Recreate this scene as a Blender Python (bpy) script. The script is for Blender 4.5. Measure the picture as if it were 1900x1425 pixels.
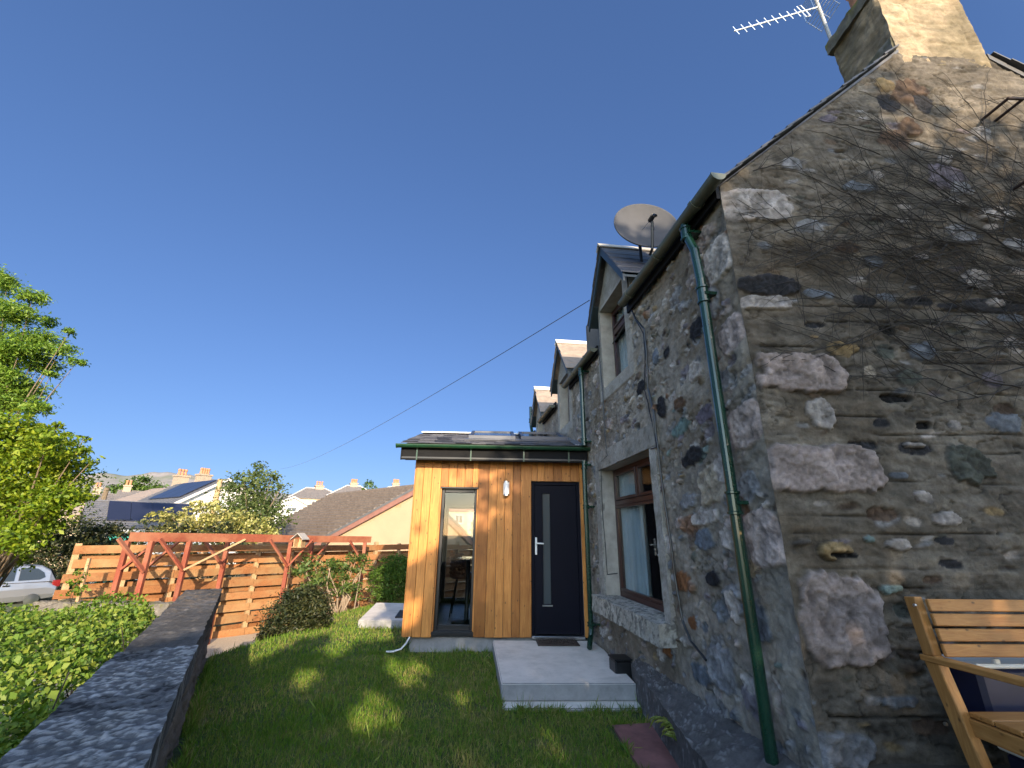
import bpy, math, random
import numpy as np

# ------------------------------------------------------------------ camera, light, exposure
scene = bpy.context.scene
for o in list(bpy.data.objects):
    bpy.data.objects.remove(o)
col = scene.collection
W0, H0 = 1900.0, 1425.0
FPX, PITCH, YAW, ROLL = 808.3, math.radians(18.94), math.radians(6.80), math.radians(0.753)
cF = np.array([math.sin(YAW)*math.cos(PITCH), math.cos(YAW)*math.cos(PITCH), math.sin(PITCH)])
cR0 = np.array([math.cos(YAW), -math.sin(YAW), 0.0]); cU0 = np.cross(cR0, cF)
cR = math.cos(ROLL)*cR0 + math.sin(ROLL)*cU0
cU = math.cos(ROLL)*cU0 - math.sin(ROLL)*cR0
from mathutils import Matrix, Vector
cam_d = bpy.data.cameras.new('camera')
cam = bpy.data.objects.new('camera', cam_d); col.objects.link(cam)
cam.matrix_world = Matrix(((cR[0], cU[0], -cF[0], 0), (cR[1], cU[1], -cF[1], 0), (cR[2], cU[2], -cF[2], 0), (0, 0, 0, 1)))
cam_d.sensor_fit = 'HORIZONTAL'; cam_d.sensor_width = 36.0; cam_d.lens = 36.0*FPX/W0
cam_d.clip_start = 0.05; cam_d.clip_end = 6000
scene.camera = cam

SUN_AZ, SUN_EL = math.radians(12.0), math.radians(18.0)       # behind the camera, to the right
sdir = np.array([math.sin(SUN_AZ)*math.cos(SUN_EL), -math.cos(SUN_AZ)*math.cos(SUN_EL), math.sin(SUN_EL)])
world = bpy.data.worlds.new('World'); scene.world = world; world.use_nodes = True
wn = world.node_tree; bg = wn.nodes['Background']
SUNSIDE_FILL = 2.9
sky = wn.nodes.new('ShaderNodeTexSky'); sky.sky_type = 'NISHITA'; sky.sun_disc = False
sky.sun_elevation = SUN_EL; sky.sun_rotation = math.pi - SUN_AZ
sky.altitude = 200; sky.air_density = 1.0; sky.dust_density = 0.5; sky.ozone_density = 5.0
hs = wn.nodes.new('ShaderNodeHueSaturation'); hs.inputs['Saturation'].default_value = 1.06; gm = wn.nodes.new('ShaderNodeGamma'); gm.inputs[1].default_value = 0.64
wn.links.new(sky.outputs[0], gm.inputs[0]); wn.links.new(gm.outputs[0], hs.inputs['Color']); tn = wn.nodes.new('ShaderNodeMix'); tn.data_type = 'RGBA'; tn.blend_type = 'MULTIPLY'; tn.inputs[0].default_value = 1; tn.inputs[7].default_value = (.58, .68, .95, 1)
wn.links.new(hs.outputs[0], tn.inputs[6])
# added warm sky gain round the sun, behind the camera, to fill the shade
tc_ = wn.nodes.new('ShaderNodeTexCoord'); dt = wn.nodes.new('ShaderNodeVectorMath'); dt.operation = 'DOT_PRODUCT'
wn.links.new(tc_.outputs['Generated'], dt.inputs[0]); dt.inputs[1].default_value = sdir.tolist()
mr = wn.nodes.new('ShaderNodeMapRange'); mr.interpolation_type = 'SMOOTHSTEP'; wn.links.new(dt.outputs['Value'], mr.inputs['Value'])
for k_, v_ in (('From Min', .02), ('From Max', .85), ('To Min', 0.0), ('To Max', SUNSIDE_FILL)): mr.inputs[k_].default_value = v_
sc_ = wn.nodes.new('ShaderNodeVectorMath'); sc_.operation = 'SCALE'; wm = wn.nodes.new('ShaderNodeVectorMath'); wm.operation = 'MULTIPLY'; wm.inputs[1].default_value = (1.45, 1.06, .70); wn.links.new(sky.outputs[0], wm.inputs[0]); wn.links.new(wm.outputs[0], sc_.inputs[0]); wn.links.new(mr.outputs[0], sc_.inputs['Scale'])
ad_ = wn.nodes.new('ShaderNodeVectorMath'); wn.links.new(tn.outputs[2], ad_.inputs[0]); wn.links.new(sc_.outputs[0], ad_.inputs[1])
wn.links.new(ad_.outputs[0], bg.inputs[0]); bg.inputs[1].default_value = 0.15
sun_d = bpy.data.lights.new('sun', 'SUN'); sun_d.energy = 5.0; sun_d.angle = math.radians(0.53); sun_d.color = (1.0, 0.83, 0.60)
sun = bpy.data.objects.new('sun', sun_d); col.objects.link(sun)
sun.rotation_euler = Vector(sdir.tolist()).to_track_quat('Z', 'Y').to_euler()
scene.view_settings.view_transform = 'Standard'; scene.view_settings.look = 'None'
scene.view_settings.gamma = 1.0; scene.view_settings.exposure = 1.0
scene.render.resolution_x, scene.render.resolution_y = 1024, 768

# ------------------------------------------------------------------ measuring helpers (photo pixel -> point on a known plane)
def ray(px, py): return FPX*cF + (px-W0/2)*cR - (py-H0/2)*cU
def P(px, py, ax, val):
    r = ray(px, py); return r*val/r[ax]
GA = math.radians(-5.0)
g = np.array([math.cos(GA), math.sin(GA), 0.0]); gn = np.array([-g[1], g[0], 0.0])
def G(px, py, d):
    r = ray(px, py); p = r*d/(r@gn); return float(p@g), float(p[2])
def GW(u, d, z): return g*u + gn*d + np.array([0, 0, z])
vh = np.array([math.sin(YAW), math.cos(YAW), 0.0])
vr = np.array([math.cos(YAW), -math.sin(YAW), 0.0])
def B(px, py, D):
    r = ray(px, py); return r*D/(r@vh)
MG = np.eye(4); MG[:3, 0] = g; MG[:3, 1] = gn
def frame(o, ang):
    m = np.eye(4); c, s = math.cos(ang), math.sin(ang)
    m[:3, 0] = (c, s, 0); m[:3, 1] = (-s, c, 0); m[:3, 3] = o
    return m

# ------------------------------------------------------------------ numpy noise
def _hash(ix, iy, seed):
    n = (ix.astype(np.int64)*374761393 + iy.astype(np.int64)*668265263 + seed*1442695041) & 0x7fffffff
    n = ((n ^ (n >> 13))*1274126177) & 0x7fffffff
    n = n ^ (n >> 16)
    return (n & 0xffffff)/float(0xffffff)
def noise2(x, y, seed=0):
    x = np.asarray(x, float); y = np.asarray(y, float)
    ix = np.floor(x); iy = np.floor(y); fx = x-ix; fy = y-iy
    ux = fx*fx*(3-2*fx); uy = fy*fy*(3-2*fy)
    a = _hash(ix, iy, seed); b = _hash(ix+1, iy, seed); c = _hash(ix, iy+1, seed); d = _hash(ix+1, iy+1, seed)
    return (a*(1-ux)+b*ux)*(1-uy) + (c*(1-ux)+d*ux)*uy
def fbm(x, y, seed=0, oct=4, gain=0.5):
    s = 0; a = 1; t = 0
    for k in range(oct):
        s = s + a*noise2(x*2**k, y*2**k, seed+k*17); t += a; a *= gain
    return s/t
def sstep(a, b, x):
    t = np.clip((x-a)/(b-a), 0, 1); return t*t*(3-2*t)

# ------------------------------------------------------------------ object helpers
ORIG = {}
def tag(o, label=None, cat=None, group=None, kind=None):
    if label: o['label'] = label
    if cat: o['category'] = cat
    if group: o['group'] = group
    if kind: o['kind'] = kind
    return o
def thing(name, loc, label, cat, group=None):
    o = bpy.data.objects.new(name, None); col.objects.link(o); o.empty_display_size = 0.2
    o.location = [float(v) for v in loc]; ORIG[o.name] = np.array(loc, float)
    return tag(o, label, cat, group)
def link_mesh(name, v, faces, mats, parent=None, fmat=None, smooth=False, colors=None):
    """v: Nx3 world points; faces: list of index lists or an MxK array"""
    v = np.asarray(v, float)
    if parent is not None: org = ORIG[parent.name]
    else:
        lo, hi = v.min(0), v.max(0); org = np.array([(lo[0]+hi[0])/2, (lo[1]+hi[1])/2, lo[2]])
    me = bpy.data.meshes.new(name)
    vv = v-org
    if isinstance(faces, np.ndarray):
        m, k = faces.shape
        me.vertices.add(len(vv)); me.vertices.foreach_set('co', vv.astype(np.float32).ravel())
        me.loops.add(m*k); me.loops.foreach_set('vertex_index', faces.astype(np.int32).ravel())
        me.polygons.add(m); me.polygons.foreach_set('loop_start', np.arange(0, m*k, k, dtype=np.int32))
        try: me.polygons.foreach_set('loop_total', np.full(m, k, dtype=np.int32))
        except Exception: pass
        me.update(calc_edges=True)
    else:
        me.from_pydata(vv.tolist(), [], faces); me.update()
    if not isinstance(mats, (list, tuple)): mats = [mats]
    for m_ in mats: me.materials.append(m_)
    if fmat is not None: me.polygons.foreach_set('material_index', np.asarray(fmat, np.int32))
    if smooth: me.polygons.foreach_set('use_smooth', np.ones(len(me.polygons), bool))
    if colors is not None:
        a = me.color_attributes.new('Col', 'FLOAT_COLOR', 'POINT')
        c4 = np.ones((len(v), 4), np.float32); c4[:, :3] = colors
        a.data.foreach_set('color', c4.ravel())
    o = bpy.data.objects.new(name, me); col.objects.link(o)
    if parent is not None: o.parent = parent
    else: o.location = org.tolist()
    ORIG[o.name] = org
    return o
class MB:
    def __init__(s, M=None): s.v = []; s.f = []; s.m = []; s.M = np.eye(4) if M is None else M; s.n = 0
    def add(s, pts, faces, mi=0):
        p = np.asarray(pts, float); p = p@s.M[:3, :3].T + s.M[:3, 3]
        s.v.append(p); s.f += [[i+s.n for i in f] for f in faces]; s.m += [mi]*len(faces); s.n += len(p)
    def box(s, x0, x1, y0, y1, z0, z1, mi=0, bev=0.0):
        if bev <= 0:
            p = [(x, y, z) for z in (z0, z1) for y in (y0, y1) for x in (x0, x1)]
            s.add(p, [(0, 2, 3, 1), (4, 5, 7, 6), (0, 1, 5, 4), (1, 3, 7, 5), (3, 2, 6, 7), (2, 0, 4, 6)], mi)
        else:
            b = min(bev, abs(x1-x0)*.45, abs(y1-y0)*.45, abs(z1-z0)*.45)
            s._bevbox(np.array([(x0+x1)/2, (y0+y1)/2, (z0+z1)/2]), np.eye(3), (abs(x1-x0)/2, abs(y1-y0)/2, abs(z1-z0)/2), b, mi)
    def _bevbox(s, c, A, h, b, mi):
        pts = []; idx = {}
        for sx in (-1, 1):
            for sy in (-1, 1):
                for sz in (-1, 1):
                    for ax in range(3):
                        q = [sx*(h[0]-b), sy*(h[1]-b), sz*(h[2]-b)]; q[ax] = (sx, sy, sz)[ax]*h[ax]
                        idx[(sx, sy, sz, ax)] = len(pts); pts.append(c + A@np.array(q))
        F = []
        for ax in range(3):
            o1, o2 = [(1, 2), (2, 0), (0, 1)][ax]
            for sg in (-1, 1):
                ring = []
                for a, b_ in ((-1, -1), (1, -1), (1, 1), (-1, 1)):
                    k = [0, 0, 0]; k[ax] = sg; k[o1] = a; k[o2] = b_; ring.append(idx[(*k, ax)])
                F.append(ring if sg > 0 else ring[::-1])
        for ax in range(3):
            o1, o2 = [(1, 2), (2, 0), (0, 1)][ax]
            for a in (-1, 1):
                for b_ in (-1, 1):
                    k0 = [0, 0, 0]; k0[ax] = -1; k0[o1] = a; k0[o2] = b_; k1 = list(k0); k1[ax] = 1
                    r = [idx[(*k0, o1)], idx[(*k1, o1)], idx[(*k1, o2)], idx[(*k0, o2)]]
                    F.append(r if a*b_ < 0 else r[::-1])
        for sx in (-1, 1):
            for sy in (-1, 1):
                for sz in (-1, 1):
                    r = [idx[(sx, sy, sz, 0)], idx[(sx, sy, sz, 1)], idx[(sx, sy, sz, 2)]]
                    F.append(r if sx*sy*sz > 0 else r[::-1])
        s.add(pts, F, mi)
    def beam(s, a, b, w, h, up=(0, 0, 1), mi=0, bev=0.004):
        """a straight bar from a to b (in the builder's frame), w across, h along 'up'"""
        a = np.array(a, float); b = np.array(b, float); d = b-a; L = np.linalg.norm(d); d = d/L
        up = np.array(up, float); sd = np.cross(up, d); sd /= np.linalg.norm(sd); u2 = np.cross(d, sd)
        A = np.stack([d, sd, u2], 1)
        s._bevbox((a+b)/2, A, (L/2, w/2, h/2), min(bev, w*.3, h*.3), mi)
    def prism(s, poly, axis, a, b, mi=0):
        """poly: 2D points in the other two axes (cyclic order), extruded along axis from a to b"""
        n = len(poly); pts = []
        for val in (a, b):
            for p in poly:
                q = [0, 0, 0]; q[axis] = val; o1, o2 = [(1, 2), (0, 2), (0, 1)][axis]; q[o1] = p[0]; q[o2] = p[1]; pts.append(q)
        F = [list(range(n))[::-1], list(range(n, 2*n))] + [[i, (i+1) % n, n+(i+1) % n, n+i] for i in range(n)]
        s.add(pts, F, mi)
    def tube(s, pts, r, k=8, mi=0, caps=True):
        pts = np.asarray(pts, float); n = len(pts); r = np.full(n, r) if np.isscalar(r) else np.asarray(r, float)
        t = np.gradient(pts, axis=0); t /= np.linalg.norm(t, axis=1)[:, None]+1e-12
        ref = np.array([0, 0, 1.0]) if abs(t[0][2]) < .9 else np.array([1.0, 0, 0])
        V = []; 
        for i in range(n):
            x = np.cross(ref, t[i]); 
            if np.linalg.norm(x) < 1e-3: ref = np.array([0, 1.0, 0]); x = np.cross(ref, t[i])
            x /= np.linalg.norm(x); y = np.cross(t[i], x); ref = y if abs(t[i]@y) < .9 else ref
            ref = np.cross(t[i], x)
            a = np.arange(k)*2*math.pi/k
            V.append(pts[i] + r[i]*(np.cos(a)[:, None]*x + np.sin(a)[:, None]*y))
            ref = y
        V = np.concatenate(V)
        F = [[i*k+j, i*k+(j+1) % k, (i+1)*k+(j+1) % k, (i+1)*k+j] for i in range(n-1) for j in range(k)]
        if caps: F += [list(range(k))[::-1], list(range((n-1)*k, n*k))]
        s.add(V, F, mi)
    def cyl(s, c, r, h, k=20, axis=2, mi=0, r2=None):
        c = np.array(c, float); e = np.zeros(3); e[axis] = h
        s.tube([c, c+e], [r, r if r2 is None else r2], k, mi)
    def lathe(s, prof, c, k=24, mi=0, A=None):
        """prof: (radius, height) pairs about the z axis at c"""
        a = np.arange(k)*2*math.pi/k; V = []
        for r, h in prof: V.append(np.stack([r*np.cos(a), r*np.sin(a), np.full(k, h)], 1))
        V = np.concatenate(V)
        if A is not None: V = V@np.asarray(A).T
        V = V+np.array(c, float); n = len(prof)
        s.add(V, [[i*k+j, i*k+(j+1) % k, (i+1)*k+(j+1) % k, (i+1)*k+j] for i in range(n-1) for j in range(k)], mi)
    def build(s, name, mats, parent=None, smooth=False):
        return link_mesh(name, np.concatenate(s.v), s.f, mats, parent, s.m, smooth)

# ------------------------------------------------------------------ materials
def mat(name): 
    m = bpy.data.materials.new(name); m.use_nodes = True
    return m, m.node_tree, m.node_tree.nodes['Principled BSDF']
def N(nt, t, **kw):
    n = nt.nodes.new(t)
    for k, v in kw.items(): setattr(n, k, v)
    return n
def ramp(nt, fac, stops):
    r = N(nt, 'ShaderNodeValToRGB'); nt.links.new(fac, r.inputs[0]); e = r.color_ramp.elements
    while len(e) < len(stops): e.new(0.5)
    for i, (p, c) in enumerate(stops): e[i].position = p; e[i].color = (*c, 1)
    return r.outputs[0]
def coord(nt, kind='Object', sc=(1, 1, 1), rot=(0, 0, 0)):
    t = N(nt, 'ShaderNodeTexCoord'); m = N(nt, 'ShaderNodeMapping'); nt.links.new(t.outputs[kind], m.inputs[0])
    m.inputs['Scale'].default_value = sc; m.inputs['Rotation'].default_value = rot
    return m.outputs[0]
def noise(nt, vec, sc, det=6, rough=.6, dist=0):
    n = N(nt, 'ShaderNodeTexNoise'); nt.links.new(vec, n.inputs['Vector']); n.inputs['Scale'].default_value = sc
    n.inputs['Detail'].default_value = det; n.inputs['Roughness'].default_value = rough; n.inputs['Distortion'].default_value = dist
    return n.outputs[0]
def mixc(nt, fac, a, b, mode='MIX'):
    m = N(nt, 'ShaderNodeMix', data_type='RGBA', blend_type=mode)
    for s_, v in ((0, fac), (6, a), (7, b)):
        if hasattr(v, 'links') or hasattr(v, 'is_linked'): nt.links.new(v, m.inputs[s_])
        elif isinstance(v, (int, float)): m.inputs[s_].default_value = v
        else: m.inputs[s_].default_value = (*v, 1)
    return m.outputs[2]
def math_(nt, op, a, b=None):
    m = N(nt, 'ShaderNodeMath', operation=op)
    for i, v in enumerate((a, b)):
        if v is None: continue
        if hasattr(v, 'is_linked'): nt.links.new(v, m.inputs[i])
        else: m.inputs[i].default_value = v
    return m.outputs[0]
def bump(nt, b, h, strength=.5, dist=.01):
    n = N(nt, 'ShaderNodeBump'); n.inputs['Strength'].default_value = strength; n.inputs['Distance'].default_value = dist
    nt.links.new(h, n.inputs['Height']); nt.links.new(n.outputs[0], b.inputs['Normal'])
def simple(name, c, rough=.6, metal=0, var=.25, vsc=6, bstr=.0, bsc=60, spec=.5, coat=0):
    m, nt, b = mat(name); v = coord(nt)
    n = noise(nt, v, vsc, 5, .65)
    lo = tuple(x*(1-var) for x in c); hi = tuple(min(1, x*(1+var)) for x in c)
    nt.links.new(ramp(nt, n, [(.25, lo), (.75, hi)]), b.inputs['Base Color'])
    b.inputs['Roughness'].default_value = rough; b.inputs['Metallic'].default_value = metal; b.inputs['Specular IOR Level'].default_value = spec
    b.inputs['Coat Weight'].default_value = coat
    if bstr > 0: bump(nt, b, noise(nt, v, bsc, 5, .7), bstr, .006)
    return m
def m_vcol(name, rough=.92, bsc=70, bstr=.85, var=.5):
    m, nt, b = mat(name); v = coord(nt)
    a = N(nt, 'ShaderNodeVertexColor', layer_name='Col')
    n = noise(nt, v, 24, 10, .82, .8); n2 = noise(nt, v, 5, 4, .6)
    k = ramp(nt, n, [(.2, (1-var,)*3), (.5, (1, 1, 1)), (.8, (1+var*.9,)*3)])
    c = mixc(nt, 1.0, a.outputs[0], k, 'MULTIPLY')
    k2 = ramp(nt, n2, [(.3, (.78, .76, .72)), (.7, (1.15, 1.15, 1.18))])
    c = mixc(nt, .8, c, k2, 'MULTIPLY')
    nt.links.new(c, b.inputs['Base Color']); b.inputs['Roughness'].default_value = rough; b.inputs['Specular IOR Level'].default_value = .25
    h = math_(nt, 'ADD', n, math_(nt, 'MULTIPLY', noise(nt, v, bsc*2, 4, .7), .5))
    bump(nt, b, h, bstr, .018)
    return m
def m_wood(name, c1, c2, axis=2, sc=1.0, rough=.6, knots=True, hue=.25, dark=(.10, .045, .015), weather=None):
    m, nt, b = mat(name)
    s = [22*sc, 22*sc, 22*sc]; s[axis] = 1.3*sc
    isl = N(nt, 'ShaderNodeNewGeometry').outputs['Random Per Island']
    tc = N(nt, 'ShaderNodeTexCoord').outputs['Object']
    off = N(nt, 'ShaderNodeVectorMath', operation='SCALE'); cmb = N(nt, 'ShaderNodeCombineXYZ')
    for i in range(3): nt.links.new(math_(nt, 'MULTIPLY', isl, (37.0, 61.0, 23.0)[i]), cmb.inputs[i])
    ad = N(nt, 'ShaderNodeVectorMath', operation='ADD'); nt.links.new(tc, ad.inputs[0]); nt.links.new(cmb.outputs[0], ad.inputs[1])
    mp = N(nt, 'ShaderNodeMapping'); nt.links.new(ad.outputs[0], mp.inputs[0]); mp.inputs['Scale'].default_value = s
    n = noise(nt, mp.outputs[0], 1.6, 7, .6, 1.6)
    c = ramp(nt, n, [(.30, c2), (.5, tuple((a+b_)/2 for a, b_ in zip(c1, c2))), (.68, c1)])
    v2 = ramp(nt, isl, [(0, (1-hue, 1-hue*1.15, 1-hue*1.3)), (.5, (1, 1, 1)), (1, (1+hue*.5, 1+hue*.55, 1+hue*.6))])
    c = mixc(nt, 1.0, c, v2, 'MULTIPLY')
    big = noise(nt, ad.outputs[0], 2.2*sc, 4, .6)
    c = mixc(nt, .75, c, ramp(nt, big, [(.3, (.72, .68, .62)), (.65, (1.08, 1.08, 1.08))]), 'MULTIPLY')
    if knots:
        s2 = [9*sc]*3; s2[axis] = 5.5*sc
        mk = N(nt, 'ShaderNodeMapping'); nt.links.new(ad.outputs[0], mk.inputs[0]); mk.inputs['Scale'].default_value = s2
        vo = N(nt, 'ShaderNodeTexVoronoi'); nt.links.new(mk.outputs[0], vo.inputs['Vector']); vo.inputs['Scale'].default_value = 1.5
        kf = ramp(nt, vo.outputs['Distance'], [(.05, (1, 1, 1)), (.10, (.5, .5, .5)), (.16, (0, 0, 0))])
        c = mixc(nt, kf, c, dark)
    if weather:
        wv = noise(nt, ad.outputs[0], 1.1, 5, .65)
        c = mixc(nt, ramp(nt, wv, [(.45, (0, 0, 0)), (.72, (.8, .8, .8))]), c, weather)
    nt.links.new(c, b.inputs['Base Color']); b.inputs['Roughness'].default_value = rough; b.inputs['Specular IOR Level'].default_value = .3
    bump(nt, b, n, .35, .004)
    return m
def m_leaf(name, stops, trans=.35, rough=.55, psc=.6):
    m, nt, b = mat(name)
    isl = N(nt, 'ShaderNodeNewGeometry').outputs['Random Per Island']
    v = coord(nt, 'Object'); n = noise(nt, v, psc, 3, .6)
    f = math_(nt, 'ADD', math_(nt, 'MULTIPLY', isl, .55), math_(nt, 'MULTIPLY', n, .5))
    c = ramp(nt, f, stops)
    nt.links.new(c, b.inputs['Base Color']); b.inputs['Roughness'].default_value = rough; b.inputs['Specular IOR Level'].default_value = .35
    t = N(nt, 'ShaderNodeBsdfTranslucent'); nt.links.new(mixc(nt, 1.0, c, (1.3, 1.25, .6), 'MULTIPLY'), t.inputs[0])
    mx = N(nt, 'ShaderNodeMixShader'); mx.inputs[0].default_value = trans
    nt.links.new(b.outputs[0], mx.inputs[1]); nt.links.new(t.outputs[0], mx.inputs[2])
    nt.links.new(mx.outputs[0], nt.nodes['Material Output'].inputs[0])
    return m
def m_glass(name, tint=(.80, .83, .84), base=.0):
    m, nt, b = mat(name)
    tr = N(nt, 'ShaderNodeBsdfTransparent'); tr.inputs[0].default_value = (*tint, 1)
    gl = N(nt, 'ShaderNodeBsdfGlossy'); gl.inputs['Roughness'].default_value = .02
    fr = N(nt, 'ShaderNodeLayerWeight'); fr.inputs[0].default_value = .5
    mx = N(nt, 'ShaderNodeMixShader'); nt.links.new(math_(nt, 'ADD', math_(nt, 'MULTIPLY', math_(nt, 'POWER', fr.outputs['Facing'], 5.0), .8), base+.035), mx.inputs[0])
    nt.links.new(tr.outputs[0], mx.inputs[1]); nt.links.new(gl.outputs[0], mx.inputs[2])
    nt.links.new(mx.outputs[0], nt.nodes['Material Output'].inputs[0])
    return m

M = {}
M['stone'] = m_vcol('rubble_stone')
M['slate'] = simple('slate', (.055, .052, .055), .55, var=.45, vsc=14, bstr=.4, bsc=50)
M['slate_brown'] = simple('brown_slate', (.26, .20, .155), .7, var=.35, vsc=8, bstr=.4, bsc=40)
M['green_pipe'] = simple('green_paint', (.007, .032, .019), .25, var=.3, vsc=5, bstr=.06, bsc=30, coat=.3)
M['gutter'] = simple('old_gutter_paint', (.075, .082, .058), .5, var=.3, vsc=5, bstr=.1)
M['gutter_green'] = simple('green_gutter', (.010, .045, .022), .35, var=.2)
M['matt_black'] = simple('matt_black_board', (.006, .006, .007), .7, var=.2, spec=.15)
M['black'] = simple('black_plastic', (.012, .012, .013), .4, var=.2)
M['navy'] = simple('navy_door_paint', (.0035, .0038, .009), .6, var=.12, vsc=3, spec=.12)
M['navy_box'] = simple('navy_plastic', (.006, .008, .032), .4)
M['white'] = simple('white_paint', (.72, .71, .68), .5, var=.08)
M['opal'] = simple('opal_glass', (.8, .78, .76), .2, var=.03)
M['steel'] = simple('steel', (.55, .55, .55), .28, metal=1, var=.1)
M['mahogany'] = simple('mahogany_stain', (.035, .010, .008), .35, var=.3, vsc=12, coat=.2)
M['margin'] = simple('dressed_stone', (.31, .285, .25), .9, var=.28, vsc=7, bstr=.5, bsc=45)
M['concrete'] = simple('pale_concrete', (.68, .61, .54), .85, var=.2, vsc=5, bstr=.12, bsc=40)
m_, nt_, b_c = mat('stained_concrete'); v_ = coord(nt_)
c_ = ramp(nt_, noise(nt_, v_, 3.5, 8, .7), [(.3, (.54, .485, .42)), (.55, (.68, .61, .54)), (.75, (.74, .67, .59))])
c_ = mixc(nt_, ramp(nt_, noise(nt_, v_, 1.3, 6, .7, .8), [(.50, (0, 0, 0)), (.70, (.55, .55, .55))]), c_, (.36, .33, .28))
c_ = mixc(nt_, ramp(nt_, noise(nt_, v_, 26, 5, .8), [(.66, (0, 0, 0)), (.74, (.6, .6, .6))]), c_, (.30, .28, .25))
nt_.links.new(c_, b_c.inputs['Base Color']); b_c.inputs['Roughness'].default_value = .9; bump(nt_, b_c, noise(nt_, v_, 60, 5, .7), .2, .004)
M['concrete'] = m_
M['grey_tube'] = simple('galvanised_tube', (.33, .33, .32), .5, var=.15)
M['concrete_face'] = simple('grey_concrete', (.27, .265, .26), .9, var=.25, vsc=9, bstr=.25, bsc=45)
M['clad'] = m_wood('larch_cladding', (.56, .245, .062), (.35, .125, .027), 2, 1.0, .5, True, .42)
M['bench'] = m_wood('bench_pine', (.44, .20, .055), (.32, .125, .03), 0, 1.4, .5, True, .10)
M['fence'] = m_wood('fence_boards', (.34, .155, .060), (.22, .085, .032), 0, .8, .8, True, .25, weather=(.30, .21, .10))
M['redwood'] = m_wood('red_stained_timber', (.27, .075, .04), (.17, .045, .025), 0, .8, .75, False, .25, weather=(.30, .15, .08))
M['palewood'] = m_wood('weathered_pale_timber', (.48, .33, .19), (.32, .2, .1), 0, 1, .8, True, .2)
M['lead'] = simple('lead_sheet', (.22, .25, .31), .35, metal=.6, var=.2, bstr=.1, bsc=10)
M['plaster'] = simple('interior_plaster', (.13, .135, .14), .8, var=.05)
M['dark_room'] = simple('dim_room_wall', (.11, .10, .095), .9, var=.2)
M['glass'] = m_glass('window_glass')
M['glass_dark'] = m_glass('house_window_glass', (.84, .87, .88), .02)
M['curtain'] = simple('net_curtain', (.42, .48, .52), .9, var=.15, vsc=3)
M['curtain_gold'] = simple('gold_curtain', (.32, .22, .10), .9, var=.15)
M['leather'] = simple('tan_leather', (.13, .055, .025), .4, var=.3, bstr=.15)
M['mat'] = simple('coir_mat', (.05, .033, .024), .95, var=.5, vsc=40, bstr=.9, bsc=120)
M['rust'] = simple('rusty_iron', (.030, .014, .009), .85, var=.4, vsc=30, bstr=.4)
M['dish'] = simple('dish_grey', (.06, .06, .066), .7, var=.15, vsc=4, spec=.2)
M['sandstone'] = simple('red_sandstone', (.20, .085, .075), .85, var=.35, vsc=7, bstr=.3, bsc=25)
M['gravel'] = simple('gravel', (.42, .33, .235), .95, var=.35, vsc=45, bstr=.9, bsc=60)
M['soil'] = simple('soil', (.055, .042, .028), .95, var=.4, vsc=10, bstr=.6, bsc=25)
M['bark'] = simple('bark', (.13, .095, .06), .9, var=.4, vsc=12, bstr=.8, bsc=20)
M['twig'] = simple('bare_twig', (.020, .015, .012), .9, var=.3, vsc=20)

# ------------------------------------------------------------------ the ground
XW, YC = 2.0, 2.61                    # house front wall plane and its near corner
GD = 2.774                            # gable plane (distance along gn)
PD = 7.017                            # porch front plane
LZ = -1.60                            # lawn level
def lawn_edge_y(x):                   # far edge of the lawn
    return -.35 + np.interp(x, [-6, -3.35, -3.03, -2.64, -2.3, -1.8, -1.0, 2.2], [6.0, 7.3, 8.15, 9.2, 10.9, 12.0, 13.0, 13.5])
def wall_x(y): return -1.0 - (y-1.93)*(3.13-1.0)/(7.0-1.93)       # right face of the garden wall
def ground_z(x, y):
    x = np.asarray(x, float); y = np.asarray(y, float)
    z = -2.35 - .02*np.clip(y-12, 0, 30) + .5*(fbm(x*.25, y*.25, 5)-.5)*.3
    z = z + .6*sstep(-3.2, -2.2, x)*sstep(14, 9, y)*0
    return z
# ground as one sheet out to the horizon
gx = np.unique(np.concatenate([np.linspace(-14, 12, 66), np.linspace(-60, 60, 40), np.linspace(-1500, 1500, 31)]))
gy = np.unique(np.concatenate([np.linspace(-12, 24, 80), np.linspace(-60, 120, 46), np.linspace(-400, 2500, 30)]))
XX, YY = np.meshgrid(gx, gy); ZZ = ground_z(XX, YY)
def grid_faces(nx, ny):
    i = np.arange(nx-1)[None, :]+np.arange(ny-1)[:, None]*nx
    return np.stack([i, i+1, i+1+nx, i+nx], -1).reshape(-1, 4)
m, nt, b = mat('ground_soil_grass'); v = coord(nt)
n1 = noise(nt, v, .35, 8, .7)
nt.links.new(ramp(nt, n1, [(.35, (.045, .06, .02)), (.5, (.07, .085, .03)), (.62, (.11, .095, .045))]), b.inputs['Base Color'])
b.inputs['Roughness'].default_value = .95; bump(nt, b, noise(nt, v, 12, 5, .7), .5, .03)
tag(link_mesh('ground', np.stack([XX.ravel(), YY.ravel(), ZZ.ravel()], 1), grid_faces(len(gx), len(gy)), m, smooth=True), kind='structure')
# gravel yard in front of the fence
yx = np.linspace(-9.0, 1.0, 60); yy = np.linspace(6.0, 17.5, 70); XX, YY = np.meshgrid(yx, yy)
gf = grid_faces(60, 70); gv = np.stack([XX.ravel(), YY.ravel(), ground_z(XX, YY).ravel()+.03], 1); gc_ = gv[gf].mean(1)
fl_a = B(146, 1013, 9.14); fl_b = B(910, 1011, 22.5)
infront = ((fl_b[0]-fl_a[0])*(gc_[:, 1]-fl_a[1])-(fl_b[1]-fl_a[1])*(gc_[:, 0]-fl_a[0])) < .15
tag(link_mesh('gravel_yard', gv, gf[infront], M['gravel'], smooth=True), kind='structure')
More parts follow.
